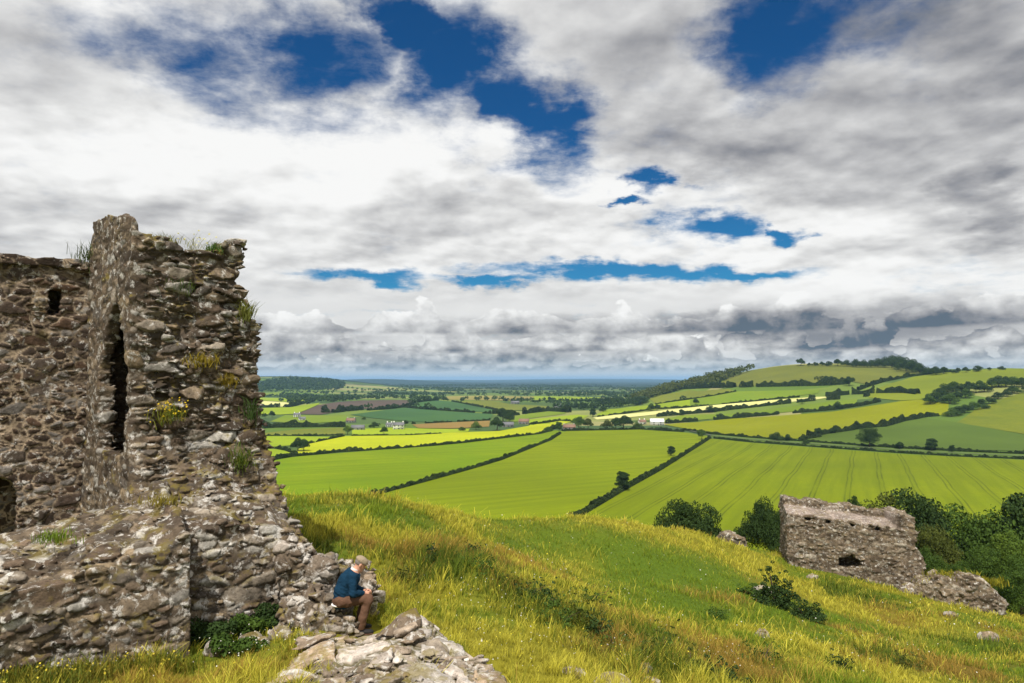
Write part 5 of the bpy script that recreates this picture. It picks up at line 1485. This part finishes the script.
# ------------------------------------------------------------------ single boulders
def boulder(px, py, d, size, label, seed, group=None, mat=None, sink=.35, rz=0.):
    rg = np.random.default_rng(seed)
    p = at(px, py, d); p[2] = hill_h(p[None, :2])[0]
    r = np.array(size) / 2
    k = [np.array([*rg.normal(0, 1, 3)]) for _ in range(9)]
    k = [v / np.linalg.norm(v) for v in k]; o = [rg.uniform(.72, .98) for _ in k]
    def fn(q):
        u = q / r
        f = np.sqrt((u ** 2).sum(1)) - 1
        for v, c in zip(k, o): f = np.maximum(f, u @ v - c)
        return f * min(r)
    me = masonry('boulder', fn, -r * 1.35, r * 1.35, max(.02, max(size) / 34), mat or ST_PALE, None, tuple(r * 1.4), .04, (.25, .2, .15), seed, .06 * max(size), .1, pal=PALE, depth=.0)
    me.location = p + np.array([0, 0, r[2] * (1 - 2 * sink)]); me.rotation_euler = (0, 0, rz)
    return tag(me, label, 'boulder', group)


boulder(490, 662, 10.1, (.42, .30, .34), 'dark flanked boulder on the right edge of the stony mound', 3)
boulder(470, 642, 10.7, (.34, .30, .30), 'boulder with a dark right side on the upper right of the stony mound', 4)
boulder(610, 684, 11.6, (.62, .40, .34), 'pale boulder cut by the bottom edge right of the mound', 5, sink=.4)
boulder(573, 682, 11.7, (.36, .28, .2), 'small flat stone left of the boulder at the bottom edge', 6)
boulder(645, 668, 12.9, (.26, .22, .26), 'small upright stone in the long grass near the bottom edge', 7)
boulder(762, 628, 22.3, (.4, .3, .36), 'pale stone half hidden in grass on the middle slope', 8)
boulder(762, 589, 33, (1.0, .6, .6), 'pale stone left of the dark upright bush', 9)
boulder(950, 622, 38, (.8, .5, .5), 'pale stone at the foot of the long low wall', 12, mat=ST_FAR, sink=.5)
boulder(988, 636, 34, (.9, .6, .7), 'dark jagged rock below the end of the long low wall', 14, mat=ST_FAR)
boulder(812, 573, 43.5, (.7, .5, .4), 'pale fallen stone at the foot of the roofless wall', 15)
boulder(908, 580, 43.8, (1.2, .9, .9), 'fallen blocks at the right foot of the roofless wall', 16)
boulder(650, 683, 12.3, (.3, .24, .2), 'small stone right of the boulder at the bottom edge', 17)
for i, (x, y, sz) in enumerate([(-4.72, 11.25, .42), (-4.35, 11.6, .34), (-4.05, 11.3, .3), (-3.9, 11.75, .4)]):
    q = project(np.array([x, y, hill_h(np.array([[x, y]]))[0]]))
    boulder(q[0], q[1], y, (sz, sz * .8, sz * .8), 'brown fallen stone in the nettles between the front wall and the mound', 30 + i, 'fallen stones in the nettles')


# ------------------------------------------------------------------ plants growing on and beside the masonry
def blades(name, P, h, n, spread, mat, c1, c2, seed, label, cat, width=.012, lean=.4, flowers=None):
    rg = np.random.default_rng(seed); P = np.array(P, float)
    b = rg.normal(0, 1, (n, 3)) * np.array(spread); yaw = rg.uniform(0, 6.28, n); T = np.stack([np.cos(yaw), np.sin(yaw), 0 * yaw], 1)
    hh = h * rg.uniform(.5, 1.2, n); ln = rg.normal(0, lean, (n, 3)); ln[:, 2] = 0
    mid = b + UP * hh[:, None] * .55 + ln * hh[:, None] * .35; tip = b + UP * hh[:, None] * .92 + ln * hh[:, None]
    W = T * width * .5
    V = np.stack([b - W, b + W, mid - W, mid + W, tip - W * .15, tip + W * .15], 1).reshape(-1, 3); i0 = np.arange(n) * 6
    Q = np.concatenate([np.stack([i0, i0 + 1, i0 + 3, i0 + 2], 1), np.stack([i0 + 2, i0 + 3, i0 + 5, i0 + 4], 1)])
    c = np.repeat(np.array(c1) + (np.array(c2) - np.array(c1)) * rg.uniform(0, 1, (n, 1)), 6, 0)
    e = tag(empty(name, P), label, cat)
    link('foliage', mesh_np('foliage', V, Q, mat, c), e)
    if flowers:
        k = rg.choice(n, min(n, flowers[0])); V, Q, _ = leaf_cards(tip[k], np.tile([0.2, -.7, .6], (len(k), 1)), flowers[1], rg, .9)
        link('flower', mesh_np('flower', V, Q, gm, np.tile(flowers[2], (len(V), 1))), e)
    return e


def wallp(w, z, s=-.1): return P0 + E1 * s + E2 * w + UP * z


blades('grass_tuft', wallp(.55, 2.70, .3), .20, 160, (.16, .10, .03), gm, (.12, .15, .03), (.24, .22, .05), 1, 'grass tuft on the tower top right of the tall left corner', 'grass tuft')
blades('grass_tuft', wallp(1.55, 2.62, .3), .24, 150, (.07, .08, .02), gm, (.05, .11, .02), (.12, .18, .03), 2, 'green tuft beside the right pinnacle on the tower top', 'grass tuft')
blades('flowering_weed', wallp(1.15, 2.58, .3), .38, 46, (.07, .06, .01), gm, (.22, .22, .10), (.35, .34, .16), 3, 'wispy pale yellow weed standing on the tower top against the sky', 'weed', .007, .55, (70, .035, (.62, .58, .25)))
blades('flowering_weed', wallp(.62, -.78, -.30), .26, 130, (.14, .10, .07), gm, (.07, .12, .015), (.20, .17, .02), 4, 'yellow flowering clump growing from the torn tower face', 'weed', .013, .5, (70, .035, (.60, .42, .02)))
blades('grass_tuft', wallp(2.12, 1.30, -.05), .32, 150, (.08, .08, .08), gm, (.09, .11, .02), (.20, .2, .04), 5, 'grass tuft at the upper right edge of the tower', 'grass tuft')
blades('grass_tuft', wallp(1.2, .30, -.2), .22, 170, (.2, .08, .06), gm, (.15, .12, .01), (.30, .22, .02), 6, 'mustard coloured tuft on a ledge in the middle of the tower face', 'grass tuft')
blades('grass_tuft', wallp(1.95, -1.65, -.55), .24, 190, (.12, .08, .12), gm, (.05, .10, .012), (.15, .17, .02), 7, 'green tuft low on the right side of the tower face', 'grass tuft')
blades('grass_tuft', wallp(2.25, -.75, -.15), .22, 150, (.08, .08, .1), gm, (.03, .06, .012), (.06, .10, .02), 8, 'dark green tuft on the right edge of the tower', 'grass tuft')
blades('grass_tuft', wallp(.75, 1.75, .05), .22, 160, (.14, .08, .06), gm, (.04, .08, .012), (.10, .13, .02), 9, 'dark green tuft under the rounded pale block of the tower', 'grass tuft')
blades('grass_tuft', wallp(1.75, -.1, -.1), .20, 120, (.12, .08, .05), gm, (.16, .12, .01), (.26, .19, .02), 10, 'small ochre tuft right of centre on the tower face', 'grass tuft')
blades('grass_tuft', wallp(-1.25, -2.50, -1.9), .17, 170, (.14, .12, .03), gm, (.10, .17, .015), (.17, .22, .02), 11, 'bright green tuft on top of the broad front wall', 'grass tuft')
blades('grass_tuft', wallp(.35, -2.18, -1.4), .16, 150, (.2, .12, .03), gm, (.17, .14, .02), (.26, .21, .03), 12, 'dry yellow tuft on the front wall behind the square corner block', 'grass tuft')
blades('grass_tuft', P0 + E1 * 2.7 + E2 * -.45 + UP * 2.56, .34, 130, (.15, .1, .1), gm, (.03, .06, .015), (.08, .1, .02), 13, 'dark tuft where the rear wall meets the tower', 'grass tuft')
for i, (px, py, d, wd, ht, lab) in enumerate([(214, 662, 11.75, .34, .42, 'dark nettles at the foot of the recessed front wall'), (246, 650, 12.0, .36, .36, 'dark nettle clump in the corner between the front wall and the fallen stones'),
                                              (272, 632, 12.25, .22, .52, 'upright nettles climbing the right end of the front wall'), (236, 680, 11.0, .40, .26, 'nettles nearest the bottom edge under the wall')]):
    rg2 = np.random.default_rng(90 + i)
    L = [(rg2.uniform(-wd, wd), rg2.uniform(-.16, .16), ht * rg2.uniform(.2, .8), rg2.uniform(.10, .17)) for _ in range(12)]
    shrub(px, py, d, L, 2300, .05, 'dark' if i % 2 == 0 else 'mid', lab, 'nettle_patch', 'nettles')
for i, (px, py, d, lab) in enumerate([(25, 672, 9.6, 'grassy weeds with yellow flowers at the left foot of the front wall'), (95, 678, 9.9, 'tawny grass clump under the middle of the front wall'), (160, 676, 10.3, 'tawny grass clump under the right half of the front wall'), (60, 683, 9.4, 'green weeds at the bottom edge under the front wall')]):
    p = at(px, py, d); p[2] = hill_h(p[None, :2])[0]
    blades('weed_clump', p, .28, 420, (.30, .14, .02), gm, (.07, .11, .012), (.24, .20, .025), 60 + i, lab, 'weeds', .014, .4, (20, .03, (.62, .50, .05)))
p = at(447, 641, 10.55); p[2] = hill_h(p[None, :2])[0] + .28
blades('grass_tuft', p, .20, 260, (.15, .12, .03), gm, (.10, .14, .012), (.20, .20, .02), 71, 'green grass tuft in a hollow of the stony mound', 'grass tuft')
for i, (px, py, d, lab) in enumerate([(945, 579, 43.6, 'yellow grass tuft on the left part of the long low wall top'), (965, 580, 43.4, 'yellow grass tuft on the middle of the long low wall top'), (985, 585, 43., 'yellow grass tuft near the right end of the long low wall top')]):
    blades('grass_tuft', at(px, py, d), .42, 420, (.55, .25, .12), gm, (.13, .15, .02), (.32, .27, .02), 80 + i, lab, 'grass tuft', .04, .35)
# ------------------------------------------------------------------ the seated man: x forward, y to his left, z up, origin on the seat
def solid(fn, lo, hi, vox):
    lo = np.array(lo, float); n = np.ceil((np.array(hi) - lo) / vox).astype(int) + 1
    arr = np.empty(n, np.float32)
    ys = np.arange(n[1]) * vox + lo[1]; zs = np.arange(n[2]) * vox + lo[2]
    def work(i0):
        xs = np.arange(i0, min(n[0], i0 + 16)) * vox + lo[0]
        X = np.stack(np.meshgrid(xs, ys, zs, indexing='ij'), -1).reshape(-1, 3).astype(np.float32)
        arr[i0:i0 + len(xs)] = fn(X).reshape(len(xs), n[1], n[2])
    with ThreadPoolExecutor(4) as ex: list(ex.map(work, range(0, n[0], 16)))
    g = vdb.FloatGrid(); g.background = .5; g.copyFromArray(arr); V, Q = g.convertToQuads(0.0)
    return V * vox + lo, Q


def blend(k, *ds):
    d = ds[0]
    for e in ds[1:]: d = smin(d, e, k)
    return d


def chain(p, pts, k=.03):
    return blend(k, *[capsule(p, a[:3], b[:3], a[3], b[3]) for a, b in zip(pts[:-1], pts[1:])])


def ell(p, c, r, rx=0.):
    q = p - np.array(c, np.float32); ca, sa = math.cos(rx), math.sin(rx)
    q = np.stack([(q[:, 0] * ca - q[:, 2] * sa) / r[0], q[:, 1] / r[1], (q[:, 0] * sa + q[:, 2] * ca) / r[2]], 1)
    l = np.sqrt((q ** 2).sum(1)); return (l - 1) * min(r)


NOD = .60                                                   # head bent down over the hands
HC = np.array([.300, -.01, .682])


def hd(x, y, z):                                            # a point given in head axes
    c, s = math.cos(NOD), math.sin(NOD)
    return (HC[0] + c * x + s * z, HC[1] + y, HC[2] - s * x + c * z)


TOR = [(0., 0, .12, .135), (.03, 0, .26, .13), (.11, 0, .42, .138), (.165, 0, .49, .12)]
SH = {s: [(.155, s * .155, .512, .062), (.155, s * .235, .262, .046), (.36, s * .095, .20, .031)] for s in (-1, 1)}
LEG = {s: [(0., s * .085, .105, .092), (.43, s * .125, .115, .060), (.42, s * .125, .08, .056), (.34, s * .13, -.20, .050), (.31, s * .13, -.39, .036)] for s in (-1, 1)}


def fingers(p, s):
    d = ell(p, (.405, s * .062, .19), (.050, .026, .034))
    for k, (yy, l) in enumerate([(.028, .062), (.010, .072), (-.008, .068), (-.025, .054)]):
        a = (.442, s * (.056 - .004 * k), .197 + yy * .75); b_ = (.442 + l * .55, s * (.040 - .004 * k), .195 + yy * .8 - .006); c = (.442 + l * .75, s * .012, .182 + yy * .8 - .01)
        d = smin(d, chain(p, [(*a, .0095), (*b_, .0088), (*c, .0078)], .006), .008)
    return smin(d, chain(p, [(.395, s * .050, .218, .012), (.425, s * .024, .232, .0105), (.452, s * .010, .228, .009)], .006), .010)


def body_d(p):
    d = blend(.05, chain(p, TOR, .05), capsule(p, (.155, -.12, .517), (.155, .12, .517), .06))
    d = smin(d, capsule(p, (.17, 0, .537), (.250, -.005, .622), .056, .052), .04)
    skull = blend(.03, ell(p, hd(-.012, 0, .028), (.098, .076, .095), NOD), ell(p, hd(.030, 0, -.045), (.066, .056, .075), NOD))
    skull = smin(skull, ell(p, hd(.070, 0, -.098), (.026, .026, .020), NOD), .03)                     # chin
    skull = smin(skull, capsule(p, hd(.088, 0, .020), hd(.108, 0, -.022), .008, .0125), .010)          # nose
    skull = smin(skull, capsule(p, hd(.082, -.035, .030), hd(.082, .035, .030), .010), .015)           # brow
    skull = smin(skull, capsule(p, hd(.086, -.018, -.058), hd(.086, .018, -.058), .0075), .008)        # mouth
    for s in (-1, 1):
        skull = np.maximum(skull, -(ell(p, hd(.092, s * .031, .010), (.014, .014, .009), NOD)))        # eye hollows
        skull = smin(skull, ell(p, hd(.082, s * .031, .009), (.013, .012, .008), NOD), .003)
        skull = smin(skull, ell(p, hd(-.004, s * .078, -.012), (.022, .010, .034), NOD), .008)         # ears
    d = smin(d, skull, .03)
    for s in (-1, 1):
        d = smin(d, chain(p, SH[s]), .03); d = smin(d, fingers(p, s), .012)
        d = smin(d, chain(p, LEG[s]), .03); d = smin(d, capsule(p, (.30, s * .13, -.425), (.47, s * .145, -.44), .036, .03), .03)
    return d


def folds(p, a, f, sd): return a * fbm(p * f, 3, sd)


def sweater_d(p):
    t_ = [(x, y, z, r + .020) for x, y, z, r in TOR]; t_[0] = (-.005, 0, .055, .150)
    d = chain(p, t_, .06)
    d = smin(d, capsule(p, (.145, -.125, .517), (.145, .125, .517), .078), .06)
    d = smin(d, capsule(p, (.16, 0, .527), (.190, 0, .570), .085, .070), .04)
    for s in (-1, 1):
        d = smin(d, chain(p, [(x, y, z, r + .020) for x, y, z, r in SH[s][:2]] + [(.335, s * .108, .206, .043)], .03), .045)
    d = d + folds(p * np.array([1., 1., 1.8], np.float32), .015, 11., 3) + .0035 * np.sin(p[:, 2] * 90 + p[:, 0] * 60) * sstep(.4, .15, p[:, 2])
    d = np.maximum(d, -(p[:, 2] + .03) )
    nk = np.array([.06, 0, .1]); nk /= np.linalg.norm(nk)
    return np.maximum(d, (p - np.array([.192, 0, .577])) @ nk)


def trouser_d(p):
    d = ell(p, (-.01, 0, .09), (.155, .185, .115))
    for s in (-1, 1):
        d = smin(d, chain(p, [(x, y, z, r + (.016 if i < 2 else .022)) for i, (x, y, z, r) in enumerate(LEG[s])], .03), .04)
    d = d + folds(p, .016, 13., 8)
    return np.maximum(np.maximum(d, p[:, 2] - .20), -(p[:, 2] + .385))


def shoe_d(s):
    def fn(p):
        d = blend(.03, ell(p, (.30, s * .13, -.415), (.062, .046, .055)), ell(p, (.40, s * .14, -.432), (.085, .046, .040)), ell(p, (.46, s * .146, -.440), (.062, .046, .032)))
        return np.maximum(d, -.468 - p[:, 2])
    return fn


def sole_d(s):
    def fn(p):
        q = p.copy(); q[:, 2] = 0
        d = np.minimum(capsule(q, (.29, s * .13, 0), (.47, s * .146, 0), .050, .050), 9)
        return np.maximum(d, np.abs(p[:, 2] + .462) - .010)
    return fn


def cap_d(p):
    d = ell(p, hd(-.008, 0, .062), (.118, .096, .070), NOD)
    cut = -((p - np.array(hd(0, 0, .030))) @ np.array([math.sin(NOD), 0, math.cos(NOD)]))
    d = np.maximum(d, cut)
    brim = np.maximum(ell(p, hd(.088, 0, .040), (.072, .076, .014), NOD), -9)
    return smin(d, brim, .012) + .004 * fbm(p * 30, 2, 5)


def hair_d(p):
    d = ell(p, hd(-.020, 0, .022), (.092, .080, .086), NOD)
    u = (p - np.array(HC)) @ np.array([math.cos(NOD), 0, -math.sin(NOD)])
    v = (p - np.array(HC)) @ np.array([math.sin(NOD), 0, math.cos(NOD)])
    return np.maximum(np.maximum(d, u - .022), -.030 - v) + .004 * fbm(p * 50, 2, 6)


def collar_d(p):
    ax = np.array([.05, 0, .1]); ax /= np.linalg.norm(ax)
    q = p - np.array([.206, -.002, .588]); h = q @ ax; r = np.sqrt(np.maximum((q ** 2).sum(1) - h ** 2, 0))
    return np.maximum(np.abs(r - .064 - .10 * np.abs(h)) - .007, np.abs(h) - .026)


def hem_d(p):
    d = ell(p, (-.02, 0, .035), (.160, .150, .05))
    return np.maximum(d, np.abs(p[:, 2] - .015) - .028)


SKIN = plain_mat('skin', (.52, .27, .18), .55, .4, .08, 14.)
WOOL = plain_mat('blue_wool', (.007, .030, .060), .95, .1, .35, 60., .6)
CORD = plain_mat('brown_cord', (.115, .062, .040), .95, .1, .25, 40., .4)
LEATHER = plain_mat('dark_leather', (.016, .015, .015), .7, .2, .2, 30.)
TWEED = plain_mat('tweed', (.27, .215, .15), .95, .1, .45, 90., .4)
LINEN = plain_mat('white_cotton', (.72, .68, .66), .9, .2, .05, 20.)
GREYHAIR = plain_mat('grey_hair', (.17, .145, .125), .8, .2, .3, 120., .3)
man = tag(empty('person', SEAT + UP * .005, FACE), 'man in dark blue jumper and flat cap sitting on the stones, head bent over hands', 'person')


def piece(name, fn, lo, hi, vox, mat, parent=man):
    V, Q = solid(fn, lo, hi, vox)
    return link(name, mesh_np(name, V, Q, mat, smooth=True), parent)


piece('body', body_d, (-.20, -.33, -.50), (.56, .33, .88), .0075, SKIN)
piece('jumper', sweater_d, (-.22, -.34, -.06), (.42, .34, .66), .009, WOOL)
piece('trousers', trouser_d, (-.22, -.26, -.42), (.56, .26, .24), .009, CORD)
piece('flat_cap', cap_d, (.08, -.14, .56), (.50, .14, .90), .006, TWEED)
piece('hair', hair_d, (.10, -.13, .54), (.44, .13, .86), .006, GREYHAIR)
piece('collar', collar_d, (.08, -.12, .50), (.34, .12, .68), .005, LINEN)
piece('shirt_hem', hem_d, (-.22, -.2, -.05), (.2, .2, .1), .008, LINEN)
for s in (-1, 1):
    sh = piece('shoe', shoe_d(s), (.2, s * .14 - .09, -.50), (.56, s * .14 + .09, -.34), .006, LEATHER)
    piece('sole', sole_d(s), (.2, s * .14 - .09, -.50), (.56, s * .14 + .09, -.43), .006, CORD, sh)
# ------------------------------------------------------------------ air between here and the horizon
hm = bpy.data.materials.new('air'); hm.use_nodes = True; t = NT(hm.node_tree)
hm.node_tree.nodes.remove(hm.node_tree.nodes['Principled BSDF'])
pv = t.new('ShaderNodeVolumePrincipled'); pv.inputs['Density'].default_value = 5.2e-5; pv.inputs['Color'].default_value = (.36, .62, .98, 1); pv.inputs['Anisotropy'].default_value = .1
t.l.new(pv.outputs[0], hm.node_tree.nodes['Material Output'].inputs['Volume'])
hx, z0, z1 = 43500., -68., 95.
V = np.array([(sx * hx, sy * hx, z) for z in (z0, z1) for sx, sy in ((-1, -1), (1, -1), (1, 1), (-1, 1))])
tag(link('haze', mesh_np('haze', V, np.array([(3, 2, 1, 0), (4, 5, 6, 7), (0, 1, 5, 4), (1, 2, 6, 5), (2, 3, 7, 6), (3, 0, 4, 7)]), hm)), 'thin blue haze over the whole plain', 'haze', kind='stuff')
